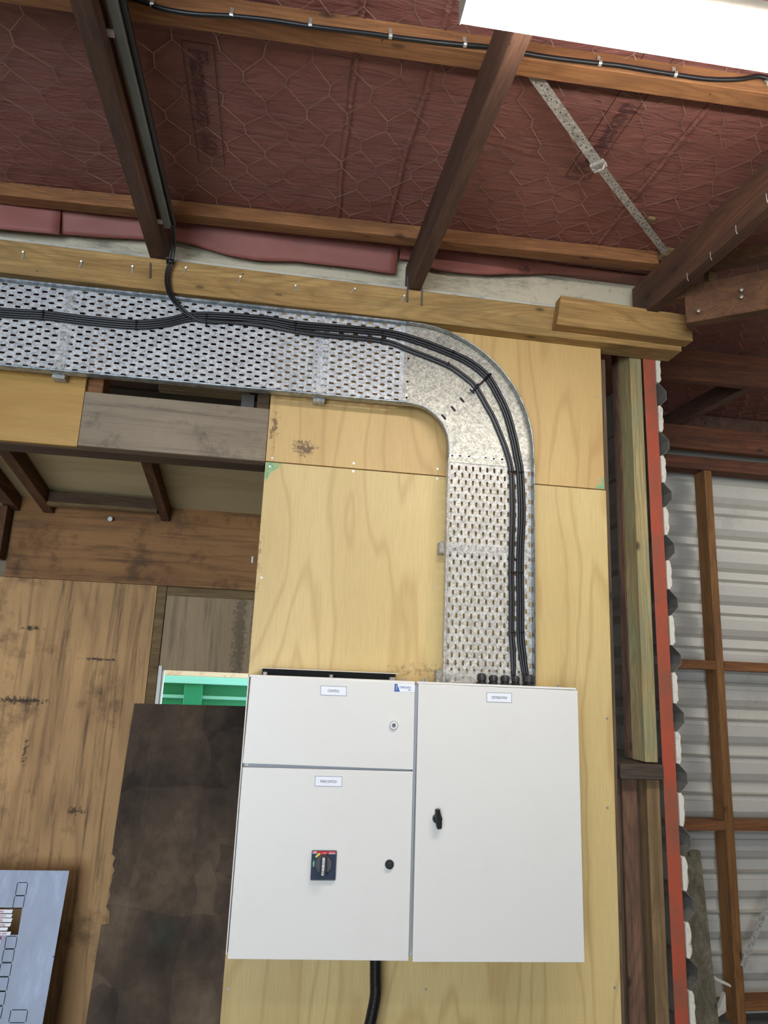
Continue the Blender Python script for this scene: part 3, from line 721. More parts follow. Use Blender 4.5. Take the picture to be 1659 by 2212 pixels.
# green container outside
cy = 2.6
gx = P(345, 1450, Y=cy).x
zt_ = P(440, 1452, Y=cy).z; zm = P(440, 1462, Y=cy).z; zb_ = P(440, 1478, Y=cy).z
px0 = P(398, 1485, Y=cy).x; px1 = P(438, 1485, Y=cy).x
t_ = empty('skip_container', (0, cy, 0)); tag(t_, 'bright green steel container outside the small window', 'container')
MB().box(-1.6, 1.0, cy+.06, cy+.09, 0, zb_).build('side_panel', M_green, t_)
MB().box(-1.6, 1.0, cy, cy+.12, zb_, zm).build('top_rail', M_mint, t_, bev=.003)
MB().box(-1.6, 1.0, cy, cy+.5, zm, zt_+.02).build('rusty_capping', M_rusty, t_, bev=.003)
for xx in (px0, px0+.62, px0-.62): MB().box(xx, xx+px1-px0, cy+.01, cy+.06, 0, zb_).build('side_rib', M_green, t_, bev=.004)
zz_ = P(440, 1507, Y=cy).z
MB().box(-1.6, 1.0, cy+.045, cy+.06, zz_-.012, zz_+.012).build('swage_bar', M_mint, t_, bev=.007, seg=3)

# dark leaning sheet
t0 = P(290, 1519.6, Y=.6); yb = .38+(.38-.6)*(.477/(t0.z-.477)); xl = t0.x
def lean(z): return .6+(z-t0.z)*(.6-.38)/(t0.z-.477)
edge = [(0, 0), (0, .86), (.010, .862), (.0, .9), (.008, .95), (.004, 1.0), (.0, 1.04), (-.002, 1.06)]
poly = []
pix = [(185, 2212), (218, 2000), (235, 1999), (236, 1969), (229, 1958), (238, 1935), (236, 1922), (241, 1905), (243, 1890), (247, 1880), (243, 1868), (249, 1852), (242, 1845), (246, 1810), (268, 1660), (290, 1519.6)]
def onlean(x, y):
    Yg = .5
    for _ in range(12):
        p = P(x, y, Y=Yg); Yg = lean(p.z)
    return P(x, y, Y=Yg)
L_ = [onlean(*p) for p in pix]
r0 = V((.2, lean(t0.z), t0.z+.006)); rb = V((.2, lean(0), 0)); lb = V((L_[0].x, lean(0), 0))
m = MB(); m.prism([lb]+L_+[r0, rb], (0, .012, 0))
tag(m.build('leaning_formwork_sheet', M_form), 'large dark stained plywood sheet leaning left of the white cabinet', 'plywood sheet')

# blue-grey distribution panel cover
t0b = P(149, 1881, Y=1.1)
def lean2(z): return 1.1+(z-t0b.z)*(.11/.523)
def onl2(x, y, off=0):
    Yg = 1.05
    for _ in range(12):
        p = P(x, y, Y=Yg); Yg = lean2(p.z)-off
    return P(x, y, Y=Yg)
root = empty('panel_cover', (-.95, lean2(0), 0)); tag(root, 'blue grey steel switchboard cover with handwritten strips at lower left', 'switchboard cover')
TL = onl2(-330, 1876); TR = onl2(149.7, 1881); 
hole = [onl2(*p) for p in ((-30, 1960), (48.5, 1960.5), (39, 2019.5), (-42, 2019))]
BR = V((TR.x-.004, lean2(0), 0)); BL = V((TL.x, lean2(0), 0))
m = MB(); A = [TL, TR, BR, BL]; vs = A+hole+[p+V((0, .002, 0)) for p in A+hole]
q4 = [(0, 1, 5, 4), (1, 2, 6, 5), (2, 3, 7, 6), (3, 0, 4, 7)]
m.add(vs, q4+[tuple(i+8 for i in f[::-1]) for f in q4]+[(4, 5, 13, 12), (5, 6, 14, 13), (6, 7, 15, 14), (7, 4, 12, 15), (0, 8, 9, 1), (1, 9, 10, 2), (2, 10, 11, 3), (3, 11, 8, 0)])
m.build('cover_plate', M_bpanel, root)
def frame_line(corners, w=.0012):
    c = [onl2(*p, .0012) for p in corners]; m = MB()
    for i in range(4):
        a, b = c[i], c[(i+1) % 4]; a2 = a+(b-a)*.06; b2 = b-(b-a)*.06
        m.tube([a2, b2], w, 4)
    m.build('knockout_outline', M_groove, root)
def cpx(x, y): return (x/6.11, 1850+y/6.11)
for q_ in (((232, 345), (368, 345), (337, 515), (200, 515)), ((195, 520), (330, 520), (300, 685), (165, 685)), ((85, 1055), (228, 1055), (200, 1218), (58, 1218)),
           ((52, 1225), (192, 1225), (163, 1395), (20, 1395)), ((12, 1408), (158, 1408), (125, 1585), (-20, 1585)), ((-25, 1592), (118, 1592), (85, 1775), (-60, 1775)),
           ((-65, 1785), (78, 1785), (45, 1965), (-100, 1965)), ((-100, 1980), (38, 1980), (5, 2150), (-140, 2150)), ((145, 2025), (368, 2025), (338, 2195), (112, 2195))):
    frame_line([cpx(*p) for p in q_])
for (yy, xe, h_, s_) in ((700, 172, 50, 'ING'), (760, 165, 48, 'IGHTS'), (815, 165, 52, 'IRE'), (878, 148, 48, 'ock Plug'), (935, 108, 46, ''), (992, 148, 50, 'K URN')):
    c4 = [cpx(-120, yy), cpx(xe, yy+3), cpx(xe-18, yy+h_), cpx(-130, yy+h_-3)]
    m = MB(); m.prism([onl2(*p, .004) for p in c4], (0, .0015, 0)); lb_ = m.build('label_strip', M_label, root)
    if s_:
        tx = MB(); a = onl2(*cpx(-8, yy+h_-12), .006); b = onl2(*cpx(60, yy+h_-10), .006)
        ru = onl2(*cpx(-8, yy+8), .006)-a
        text('handwriting', s_, .0095, a, b-a, ru, M_marker, root, ext=.0001, sx=.9 if len(s_) < 6 else .62)
m = MB(); m.prism([onl2(*cpx(*p), .004) for p in ((-60, 1058), (14, 1058), (4, 1150), (-70, 1150))], (0, .0015, 0)); m.build('label_strip', M_label, root)
m = MB(); m.prism([onl2(*cpx(*p), .0045) for p in ((-60, 1060), (14, 1060), (10, 1100), (-66, 1100))], (0, .0002, 0)); m.build('red_stripe', M_marker, root)
m = MB(); m.prism([onl2(*cpx(*p), .0012) for p in ((695, 1318), (722, 1318), (722, 1332), (695, 1330))], (0, .0003, 0)); m.build('edge_notch', M_groove, root)

# ------------------------------------------------------------------ cable tray
YF = -.045; DEP = .04
def slot_strip(m, ox, oz, ux, uz, length, width, y, rows=12, pitch=.05, sl=.009, sw=.0037, skip=None):
    """flat perforated sheet: ux,uz = unit vector along the tray, across is perpendicular"""
    ax = (-uz, ux)
    rh = width/(rows*2)
    ncol = int(length/pitch)+2
    for r in range(rows*2):
        off = (pitch/2 if r % 2 else 0)-pitch/2
        v0 = r*rh; v1 = v0+rh; vc = (v0+v1)/2
        last = 0.0
        for c in range(ncol):
            u0 = off+c*pitch; u1 = u0+pitch
            a = max(u0, 0); b = min(u1, length)
            if b-a < 1e-4: continue
            uc = (u0+u1)/2
            def pt(u, v): return (ox+ux*u+ax[0]*v, y, oz+uz*u+ax[1]*v)
            if uc-sl-.001 < a or uc+sl+.001 > b or (skip and skip(uc, vc)):
                n = len(m.v); m.v += [pt(a, v0), pt(b, v0), pt(b, v1), pt(a, v1)]; m.f.append((n, n+1, n+2, n+3)); continue
            outer = [(a, v0), (uc-sl+sw, v0), (uc+sl-sw, v0), (b, v0), (b, vc), (b, v1), (uc+sl-sw, v1), (uc-sl+sw, v1), (a, v1), (a, vc)]
            k = sw*.72; e = sl-sw
            inner = [(uc-e-k, vc-k), (uc-e, vc-sw), (uc+e, vc-sw), (uc+e+k, vc-k), (uc+sl, vc), (uc+e+k, vc+k), (uc+e, vc+sw), (uc-e, vc+sw), (uc-e-k, vc+k), (uc-sl, vc)]
            n = len(m.v); m.v += [pt(*p) for p in outer]+[pt(*p) for p in inner]
            for i in range(10): m.f.append((n+i, n+(i+1) % 10, n+10+(i+1) % 10, n+10+i))
zb0 = 2.487; xbend = .452
troot = empty('cable_tray', (0, YF, 2.5)); tag(troot, 'wide perforated galvanised cable tray turning down at the corner bend', 'cable tray')
# two straight lengths on the horizontal run (joint at x about 0.165)
hz0 = P(0, 797, Y=YF).z; hz1 = P(870, 876, Y=YF).z
hs = (hz1-hz0)/(P(870, 876, Y=YF).x-P(0, 797, Y=YF).x)
def hzb(x): return hz0+hs*(x-P(0, 797, Y=YF).x)
ul = math.hypot(1, hs); ux, uz = 1/ul, hs/ul
def length_piece(x0, x1, name, mat, yo):
    x0 = -1.6+round((x0+1.6)*ul/.05)*.05/ul
    m = MB(); slot_strip(m, x0, hzb(x0), ux, uz, (x1-x0)*ul, .30, YF+yo)
    o = m.build(name, mat, troot); md = o.modifiers.new('t', 'SOLIDIFY'); md.thickness = .0012; md.offset = 0
    return o
joins = [P(130, 770, Y=YF).x, P(690, 830, Y=YF).x]
f1 = length_piece(-1.6, joins[1]+.03, 'tray_length', M_galv, 0)
f2 = length_piece(joins[1]-.03, xbend, 'tray_length', M_galv, -.0016)
# rims: rolled edges standing toward the room
def rim_h(z_off, x0, x1, name, DEP=.014):
    m = MB()
    a = V((x0, 0, hzb(x0)+z_off)); b = V((x1, 0, hzb(x1)+z_off))
    t2 = .0015
    m.hexa([(a.x, YF-DEP, a.z), (b.x, YF-DEP, b.z), (b.x, YF+.001, b.z), (a.x, YF+.001, a.z), (a.x, YF-DEP, a.z+t2), (b.x, YF-DEP, b.z+t2), (b.x, YF+.001, b.z+t2), (a.x, YF+.001, a.z+t2)])
    m.tube([(a.x, YF-DEP, a.z+.003), (b.x, YF-DEP, b.z+.003)], .0065 if z_off > .1 else .004, 10)
    m.build(name, M_rim, troot)
rim_h(.30, -1.6, .455, 'side_rim'); rim_h(-.0015, -1.6, .475, 'side_rim', .03)
# bend: centre
DEP = .03
ri, ro = .135, .435
bx, bz = .472, hzb(.46)-ri
zc = bz
m = MB(); N = 28
XR = bx+ro; XL = bx+ri
ztopbend = hzb(.455)+.30
pin = []; pout = []
for i in range(N+1):
    a = math.pi/2*(1-i/N)
    pin.append((bx+ri*math.cos(a), bz+ri*math.sin(a))); pout.append((bx+ro*math.cos(a), bz+ro*math.sin(a)))
pin = [(xbend-.006, hzb(xbend))]+pin+[(XL, 2.318)]
pout = [(xbend-.006, hzb(xbend)+.30)]+pout+[(XR, 2.318)]
n = len(pin); vs = [(x, YF-.003, z) for x, z in pin]+[(x, YF-.003, z) for x, z in pout]
m.add(vs, [(i, i+1, n+i+1, n+i) for i in range(n-1)])
o = m.build('bend_plate', M_galv_b, troot); md = o.modifiers.new('t', 'SOLIDIFY'); md.thickness = .0012; o['label'] = 'brighter speckled corner bend'
def rim_c(path, name, DEP=.026):
    m = MB(); vs = []
    for x, z in path: vs += [(x, YF-DEP, z), (x, YF+.001, z)]
    m.add(vs, [(2*i, 2*i+1, 2*i+3, 2*i+2) for i in range(len(path)-1)])
    o = m.build(name, M_galv_b, troot, smooth=True); md = o.modifiers.new('t', 'SOLIDIFY'); md.thickness = .0018; md.offset = 0
    MB().tube([(x, YF-DEP, z) for x, z in path], .0022, 6).build('rolled_lip', M_rim, o, smooth=True)
rim_c(pin, 'bend_rim'); rim_c(pout, 'bend_rim')
# slots on the bend: joining rows and three slots of the brace line (dark recessed plates through the sheet)
def dslot(x, y, ang, L=.011, w=.0036, mat=M_matt, name='bend_slot'):
    c = P(x, y, Y=YF-.0042); d = V((math.cos(ang), 0, math.sin(ang))); s_ = V((-d.z, 0, d.x)); poly = []
    for sg, base_ in ((1, 0), (-1, math.pi)):
        for k in range(5):
            q = base_-math.pi/2+math.pi*k/4
            poly.append(c+d*((L-w)*sg)+d*(w*math.cos(q))+s_*(w*math.sin(q)))
    o = MB().prism(poly, (0, .0006, 0)).build(name, mat, troot)
for (x, y) in ((998.5, 864), (979, 882.5), (958.5, 900.5)): dslot(x, y, math.radians(-47), .012)
for (x, y) in ((882, 771), (881, 788), (880.5, 804), (880, 821), (879, 838), (878, 855)):
    dslot(x, y, math.radians(88), .0085, .0042, M_steel); dslot(x+.3, y+3.5, math.radians(88), .004, .0036)
for (x, y) in ((974, 984), (990.5, 984.5), (1010, 986), (1029, 987.5), (1046, 988.5), (1064, 990.5), (1082, 992)):
    dslot(x, y, math.radians(-3), .0085, .0042, M_steel); dslot(x+2.5, y+.3, math.radians(-3), .0045, .0036)
# vertical run
VT = 2.325; VB = 1.588
m = MB(); slot_strip(m, XL, VT, 0, -1, VT-VB, .30, YF)
vt = m.build('tray_length', M_galv_v, troot); md = vt.modifiers.new('t', 'SOLIDIFY'); md.thickness = .0012; md.offset = 0
# (the strip above is laid along -Z, its width runs to +X)
for xx in (XL, XR):
    m = MB(); m.box(xx-.0008, xx+.0008, YF-DEP, YF+.001, VB, VT); m.tube([(xx, YF-DEP, VB), (xx, YF-DEP, VT)], .0028, 6); m.build('side_rim', M_galv_v if xx == XL else M_rim, troot)
# brackets behind the tray, fixed with bolts
def bolt(par, x, y, r=.009):
    p = P(x, y, Y=YF-.0025)
    m = MB(); m.tube([p, p+V((0, -.002, 0))], r*1.25, 16); m.tube([p+V((0, -.002, 0)), p+V((0, -.008, 0))], r*.72, 6); m.tube([p+V((0, -.008, 0)), p+V((0, -.011, 0))], r*.42, 8)
    m.build('bolt', M_screw, par)
for (x0, x1, z0, z1) in ((joins[0]-.018, joins[0]+.022, hzb(joins[0])-.012, hzb(joins[0])+.305), (joins[1]-.018, joins[1]+.022, hzb(joins[1])-.012, hzb(joins[1])+.305)):
    m = MB(); m.box(x0, x1, YF+.003, -.004, z0, z1); m.build('support_channel', M_strap, troot, bev=.002)
for z_ in (2.022, 1.605):
    m = MB(); m.box(XL-.016, XR+.004, YF+.003, -.002, z_-.02, z_+.02); m.build('support_channel', M_strap, troot, bev=.002)
for p in ((155, 645), (131, 791), (697, 698), (688, 846), (983, 1182), (968.5, 1463), (886, 716)): bolt(troot, *p)

# ------------------------------------------------------------------ cables
RC = .0052
def cable(pix, r, lab, grp, Y0=YF-.008, offs=(0, 0, 0), name='black_cable', n=6, tail=None):
    pts = []
    for p in pix:
        Y = p[2] if len(p) > 2 else Y0
        pts.append(P(p[0], p[1], Y=Y)+V(offs))
    if tail: pts += tail
    m = MB(); m.tube(smoothpath(pts, n), r, 8)
    return tag(m.build(name, M_black, smooth=True), lab, 'cable', grp)
G = 'black cables on the tray'
core = [(-620, 618), (-300, 648), (0, 675), (94, 681), (181, 691.6), (293, 701.5), (361, 696), (427, 684), (448, 682)]
# four cables from the left; perpendicular offsets in pixels, then their own exit lines
left_off = [-7.5, -2.5, 2.5, 7.5]
bendU = [(560, 688), (637, 700), (700, 706), (826, 717), (900, 735), (977, 764), (1020, 786), (1054, 815), (1078, 855), (1096, 895), (1110, 945), (1118, 985), (1124, 1020)]
bendL = [(560, 699), (637, 713), (700, 722), (826, 735), (890, 757), (967, 788), (1003, 812), (1029, 836), (1052, 875), (1066, 900), (1083, 940), (1096, 975), (1106, 1019)]
downU = [(1128, 1106), (1125, 1180), (1124, 1237), (1125, 1300), (1125, 1366), (1129, 1411), (1136, 1462)]
downL = [(1109, 1106), (1107, 1180), (1106, 1237), (1107, 1300), (1106.5, 1366), (1109.5, 1411), (1110, 1462)]
specs = [(-7.5, bendU, downU, -4.5, -9, 'uppermost'), (-2.6, bendU, downU, 1.0, -2, 'second'), (2.4, bendU, downU, 6.0, 5, 'third'), (7.2, bendL, downL, 2.8, 3, 'lowest')]
for lo, bd, dn, bo, do, wd in specs:
    pix = [(x, y+lo) for x, y in core[:-1]]
    for i, (x, y) in enumerate(bd):
        # perpendicular of the bend direction
        a = bd[max(i-1, 0)]; b = bd[min(i+1, len(bd)-1)]; dx, dy = b[0]-a[0], b[1]-a[1]; l = math.hypot(dx, dy)
        pix.append((x-dy/l*bo, y+dx/l*bo))
    pix += [(x-bo*1.0, y) for x, y in dn[:-1]] + [(dn[-1][0]-bo*.8, dn[-1][1])]
    cable(pix, RC, f'{wd} of the four black cables entering along the tray from the left', G)
for k, (o1, o2, bo, lab) in enumerate(((-4.0, -3, 8.5, 'left of the two black cables dropping from the trunking onto the tray'), (3.0, 3, -3.2, 'right of the two black cables dropping from the trunking onto the tray'))):
    bd = bendL; dn = downL
    px = [(372+o1*.6, 486, -.19), (374+o1*.7, 500, -.16), (374+o1, 531, -.1), (369+o1, 565, -.075), (363+o1, 590, -.068), (363+o1, 616, -.068), (371+o1, 640, -.07), (389+o1, 664, -.068), (414+o1, 684, YF-.014), (447, 694+o2*.6, YF-.010)]
    for i, (x, y) in enumerate(bd):
        a = bd[max(i-1, 0)]; b = bd[min(i+1, len(bd)-1)]; dx, dy = b[0]-a[0], b[1]-a[1]; l = math.hypot(dx, dy)
        px.append((x-dy/l*(bo*.55), y+dx/l*(bo*.55)))
    px += [(x-bo*.6, y) for x, y in dn[:-1]]+[(dn[-1][0]-bo*.3, dn[-1][1])]
    cable(px, RC*.86, lab, G)
# purlin cable with its clips
def py(x): return -.945-.035*x
yc = lambda x: py(x)-.006
run = [(250, -14), (300, 1), (326, 10), (345, 17), (380, 25), (425, 31), (499, 35), (560, 41), (600, 46), (670, 57), (740, 66), (800, 73), (842, 79), (900, 86), (950, 92), (1002, 97), (1050, 101), (1100, 108), (1150, 118), (1210, 127), (1295, 137), (1340, 142), (1400, 152), (1457, 161), (1520, 170), (1560, 172), (1600, 171), (1640, 165), (1664, 172)]
pts = []
for x, y in run:
    g = P(x, y, Y=-.97); yy = yc(g.x); pts.append(P(x, y, Y=yy))
tag(MB().tube(smoothpath(pts, 4), .0056, 8).build('black_cable', M_black, smooth=True), 'long black cable clipped along the upper purlin towards the lamp', 'cable')
def clip(x, y, Yf=None):
    g = P(x, y, Y=-.97); yy = yc(g.x) if Yf is None else Yf; p = P(x, y, Y=yy); m = MB()
    r = .0075; arc = []
    for k in range(9):
        a = math.radians(-100+k*25)
        arc.append(p+V((0, -r*math.cos(a), -r*math.sin(a))))
    for a, b in zip(arc, arc[1:]): m.hexa([a+V((-.004, 0, 0)), a+V((.004, 0, 0)), a+V((.004, .0008, .0008)), a+V((-.004, .0008, .0008)), b+V((-.004, 0, 0)), b+V((.004, 0, 0)), b+V((.004, .0008, .0008)), b+V((-.004, .0008, .0008))])
    m.box(p.x-.004, p.x+.004, yy+.002, yy+.004, p.z+.004, p.z+.024)
    tag(m.build('cable_clip', M_clip), 'bright metal clip holding the black cable to the upper purlin', 'clip', 'metal clips on the purlin cable')
for x, y in ((329, 9), (500, 33), (670, 55), (843, 78), (1004, 96), (1295, 137), (1458, 161), (1657, 180)): clip(x, y)
# spare strips and bent nails on the long beam
for x, y, a in ((50, 552, 0), (174, 572, .2), (286, 583, 0), (399, 585, .3), (518, 605, .1), (638, 624, 0), (762, 629, .6), (870, 645, .3)):
    p = P(x, y, Y=-.0515); d = V((math.sin(a), 0, math.cos(a)))
    m = MB(); m.bar(p-d*.012-V((.0028, 0, 0)), p+d*.012-V((.0028, 0, 0)), (.0056, 0, 0), (0, -.0012, 0)); m.tube([p+d*.012, p+d*.012+V((0, -.008, -.003))], .003, 6)
    tag(m.build('spare_clip', M_clip), 'small empty metal clip nailed to the front of the long beam', 'clip', 'empty clips on the long beam')
for x, y0_, y1_ in ((325, 568, 600), (881, 597, 652), (912, 622, 660)):
    m = MB(); m.tube([P(x, y0_, Y=-.054), P(x-1, y1_, Y=-.056)], .0028, 6)
    tag(m.build('tie_rod', M_nail), 'thin grey wire tie beside a rafter foot on the long beam', 'wire tie', 'rafter foot ties')
for x, y in ((1147-0+14, 541+0), ):
    pass
for x, y, Yv in ((1509.5, 675, None), (1602, 645, None), (1602, 630, None)):
    p0_ = P(1484, 697, Z=2.85); g = P(x, y, Y=-.3)
    # on the skewed beam's face
    nf = -nrm; dd_ = (g-CAM); tt = (p0_-CAM).dot(nf)/dd_.dot(nf); p = CAM+dd_*tt
    m = MB(); m.tube([p, p+nf*.012], .0045, 8); m.tube([p+nf*.012, p+nf*.015], .007, 8)
    tag(m.build('cable_pin', M_clip, smooth=True), 'bright pin in the face of the skewed beam', 'pin', 'pins in the skewed beam')
for x, y in ((1589, 487), (1534, 544), (1484, 590), (1655, 418)):
    p = P(x, y, Z=ZR-.001, s=S)
    m = MB(); m.tube([p, p+V((0, 0, -.02)), p+V((.004, .0, -.028))], .0013, 6)
    tag(m.build('bent_nail', M_clip), 'bent shiny nail sticking out of the right rafter', 'nail', 'bent nails in the right rafter')
p = P(241, 1124, Y=FW-.002)
m = MB(); m.tube([p, p+V((0, -.03, 0))], .005, 8); m.tube([p+V((0, -.03, 0)), p+V((0, -.036, 0))], .011, 14)
tag(m.build('hook_bolt', M_screw, smooth=False), 'shiny bolt head in the brown upper sheet of the far wall', 'bolt')
p = P(545, 1209, Y=FW-.002); m = MB(); m.box(p.x-.004, p.x+.004, FW-.006, FW-.001, p.z-.016, p.z+.016)
tag(m.build('small_latch', M_clip), 'small metal tab on the far wall just left of the pale plywood', 'metal tab')
# cable ties
def tie(x, y, ang, w_, G2='black cable ties on the tray', Y=YF-.016, L=None, lab='black cable tie around the cables on the tray'):
    """ang: direction across the bundle in the picture plane, w_: half width in metres"""
    c = P(x, y, Y=YF-.008); a = V((math.cos(ang), 0, math.sin(ang))); s_ = V((-a.z, 0, a.x)); m = MB(); path = []
    for k in range(17):
        q = 2*math.pi*k/16; path.append(c+a*(w_*math.cos(q))+V((0, -.0085*math.sin(q), 0)))
    for p_, q_ in zip(path, path[1:]):
        m.tube([p_, q_], .0018, 5)
    m.bar(c+a*(w_*.2)+V((0, -.013, 0))-s_*.003, c+a*(w_*.6)+V((0, -.013, 0))-s_*.003, s_*.006, V((0, .005, 0)))
    tag(m.build('cable_tie', M_blackr, smooth=True), lab, 'cable tie', G2)
for x, y, a, w_ in ((94, 681, 95, .018), (295, 702, 90, .018), (446, 690, 92, .022), (638, 706, 95, .022), (825, 722, 92, .011), (824, 736, 90, .009), (977, 764, 60, .012), (967, 788, 60, .01),
                    (1052, 814, 45, .013), (1029, 834, 45, .011), (1124, 1021, 0, .011), (1106, 1020, 0, .009), (1124, 1237, 0, .011), (1106, 1237, 0, .009), (1125, 1366, 0, .011), (1107, 1366, 0, .009)):
    tie(x, y, math.radians(a), w_)
a = P(1020, 846, Y=YF-.02); b = P(1060, 808, Y=YF-.022)
m = MB(); m.tube([a, b], .0032, 6); dd_ = (b-a).normalized(); s_ = V((-dd_.z, 0, dd_.x)); m.tube([a-s_*.011, a+s_*.011], .003, 6); m.tube([b-s_*.004, b+s_*.004], .003, 6)
tag(m.build('tie_spacer', M_blackr, smooth=True), 'long black tie with a cross bar bridging both cable groups on the bend', 'cable tie')
p = P(368, 565, Y=-.075); m = MB(); m.tube([p+V((-.012, 0, 0)), p+V((.012, 0, 0))], .009, 10)
tag(m.build('cable_tie', M_blackr, smooth=True), 'black tie round the two cables hanging in front of the long beam', 'cable tie')

# trunking on the left rafter with its cables
r_ = empty('steel_trunking', (-.37, -1, 2.95)); tag(r_, 'grey steel trunking fixed along the right side of the left rafter', 'trunking')
y0, y1 = -3.0, -.17
m = MB(); m.bar((-.381, y0, zr(y0, 2.990)), (-.381, y1, zr(y1, 2.990)), (.026, 0, 0), (0, 0, .03)); m.build('metal_channel', M_rail, r_, bev=.004, seg=2)
for k, yv in enumerate((-.95, -.22)):
    m = MB(); m.box(-.394, -.379, yv, yv+.016, zr(yv, 2.985), zr(yv, 2.991)); m.build('fixing_lug', M_clip, r_)
tag(MB().tube([(-.346, y0, zr(y0, 3.0)), (-.346, -.6, zr(-.6, 3.0)), (-.348, y1-.02, zr(y1, 3.0))], .0075, 8).build('black_conduit', M_black, smooth=True), 'black conduit running tight against the grey trunking', 'conduit')

# brace strap under the roof paper
a = P(1152, 160, Z=3.112, s=S); b = P(1293, 357, Z=3.100, s=S); c = P(1437, 545, Z=3.112, s=S)
root = empty('roof_brace_strap', b); tag(root, 'long perforated galvanised strap crossing under the red paper at right', 'brace strap')
for p_, q_, w_ in ((a, b, .0155), (b, c, .0125)):
    d_ = (q_-p_).normalized(); s_ = V((d_.y, -d_.x, 0)).normalized()*w_
    m = MB(); m.hexa([p_-s_, p_+s_, p_+s_+V((0, 0, .0012)), p_-s_+V((0, 0, .0012)), q_-s_, q_+s_, q_+s_+V((0, 0, .0012)), q_-s_+V((0, 0, .0012))])
    st = m.build('strap_length', M_strap, root)
    m = MB(); n_ = int((q_-p_).length/.018)
    for k in range(n_):
        cc_ = p_+d_*(.009+k*.018)+s_*(.45 if k % 3 == 0 else (-.45 if k % 3 == 1 else 0))+V((0, 0, -.0006)); m.tube([cc_, cc_+V((0, 0, .0004))], .0022, 6)
    m.build('punched_holes', M_matt, st)
d_ = (c-a).normalized(); s_ = V((d_.y, -d_.x, 0)).normalized()
m = MB(); m.bar(b-d_*.017-s_*.021+V((0, 0, -.006)), b+d_*.015-s_*.021+V((0, 0, -.006)), s_*.042, V((0, 0, .010))); m.tube([b-s_*.021, b-s_*.012+V((0, 0, -.018)), b+s_*.012+V((0, 0, -.018)), b+s_*.021], .004, 6)
m.build('buckle', M_strap, root, bev=.002)
p = P(1405, 475, Z=3.125, s=S); m = MB(); m.box(p.x-.012, p.x+.012, p.y-.01, p.y+.01, p.z-.004, p.z+.006)
tag(m.build('wood_chip', M_pale), 'small chip of pale wood lodged in the netting beside the strap', 'wood chip')

# ------------------------------------------------------------------ wire netting under the paper
m = MB(); hexw = .112; hexh = .128
def node_z(x, y):
    sag = .010*mnoise.noise(V((x*1.9, y*1.9, 8)))+.005*mnoise.noise(V((x*6, y*6, 2)))
    return min(ZL+S*y-.0065+sag, lining_z(x, y)+.002)
def netting(x0, x1, y0, y1):
    rows = int((y1-y0)/(hexh*.75))+1; cols = int((x1-x0)/hexw)+1; nodes = {}
    def nd(c, r, k):
        key = (c, r, k)
        if key not in nodes:
            x = x0+c*hexw+(hexw/2 if r % 2 else 0); y = y0+r*hexh*.75+(0 if k == 0 else hexh*.28)
            x += random.uniform(-.006, .006)+.016*mnoise.noise(V((x*3, y*3, 5))); y += random.uniform(-.006, .006)+.016*mnoise.noise(V((x*3, y*3, 15)))
            nodes[key] = V((x, y, node_z(x, y)))
        return nodes[key]
    for r in range(rows):
        for c in range(cols):
            a = nd(c, r, 0); b = nd(c, r, 1)
            m.tube([a, b], .0014, 3, cap=False)
            if r+1 < rows:
                for c2 in ((c, c+1) if r % 2 else (c-1, c)):
                    if 0 <= c2 < cols: m.tube([b, nd(c2, r+1, 0)], .0010, 3, cap=False)
netting(-1.35, 2.2, -1.5, -.02)
netting(1.52, 3.2, .0, 1.38)
tag(m.build('wire_netting', M_wire), 'hexagonal wire netting stretched under the red roof paper', 'wire netting', kind='stuff')

# printed words on the paper
zf = ZL-.0062
def onroof(x, y): return V((x, y, lining_z(x, y)-.004))
def roofprint(x0, x1, ya, yb, s_, size, up):
    xd = V((0, 1 if up else -1, S if up else -S)); yd = V((1 if up else -1, 0, 0))
    org = onroof(x0 if up else x1, ya if up else yb)+V((.014 if up else -.014, .02 if up else -.02, -.002))
    o = text('printed_words', s_, size, org, xd, yd, M_ink, ceil, outline=.0009, sx=1.0)
    m = MB(); cs_ = [(x0, ya), (x1, ya), (x1, yb), (x0, yb)]
    for i in range(4):
        a, b = cs_[i], cs_[(i+1) % 4]; n_ = 10
        pts_ = [V((a[0]+(b[0]-a[0])*k/n_, a[1]+(b[1]-a[1])*k/n_, 0)) for k in range(n_+1)]
        pts_ = [V((p.x, p.y, org.z+(p.y-org.y)*S)) for p in pts_]
        m.tube(pts_, .0011, 4)
    m.build('printed_border', M_ink, ceil)
roofprint(-.268, -.19, -.80, -.338, 'Flamestop 660', .068, True)
roofprint(.845, .92, -1.0, -.52, 'Flamestop 660', .072, False)
q = P(1155, 578, Y=-.012); text('printed_words', '60', .06, q+V((-.02, 0, -.03)), (0, .1, 1), (-1, 0, 0), M_ink, ceil, outline=.0009)

# ------------------------------------------------------------------ the lamp
def lamp(cx, cy, zb, L, rot, led, label):
    r_ = empty('strip_lamp', (cx, cy, zb)); tag(r_, label, 'lamp', 'strip lamps')
    h = L/2
    def rb(m, name, mat, **k):
        o = m.build(name, mat, None, **k); o.parent = r_; return o
    m = MB(); prof_ = [(-.046, .0), (.046, 0), (.052, .006), (.052, .026), (-.052, .026), (-.052, .006)]
    m.prism([(-h, a, b) for a, b in prof_], (L, 0, 0)); rb(m, 'diffuser', led)
    m = MB(); m.box(-h, h, -.048, .048, .0265, .062); rb(m, 'housing', M_lamp, bev=.004)
    for sgn in (-1, 1):
        m = MB(); m.box(sgn*h-.004 if sgn < 0 else h, -h if sgn < 0 else h+.004, -.053, .053, .001, .064); rb(m, 'end_cap', M_lamp, bev=.002)
    r_.rotation_euler = (0, 0, rot)
    return r_
lx = P(994, 59, Z=2.80); lamp(lx.x+.61, -1.300, 2.805, 1.22, math.radians(-1.2), M_led, 'glowing white strip lamp under the rafters at the top right')
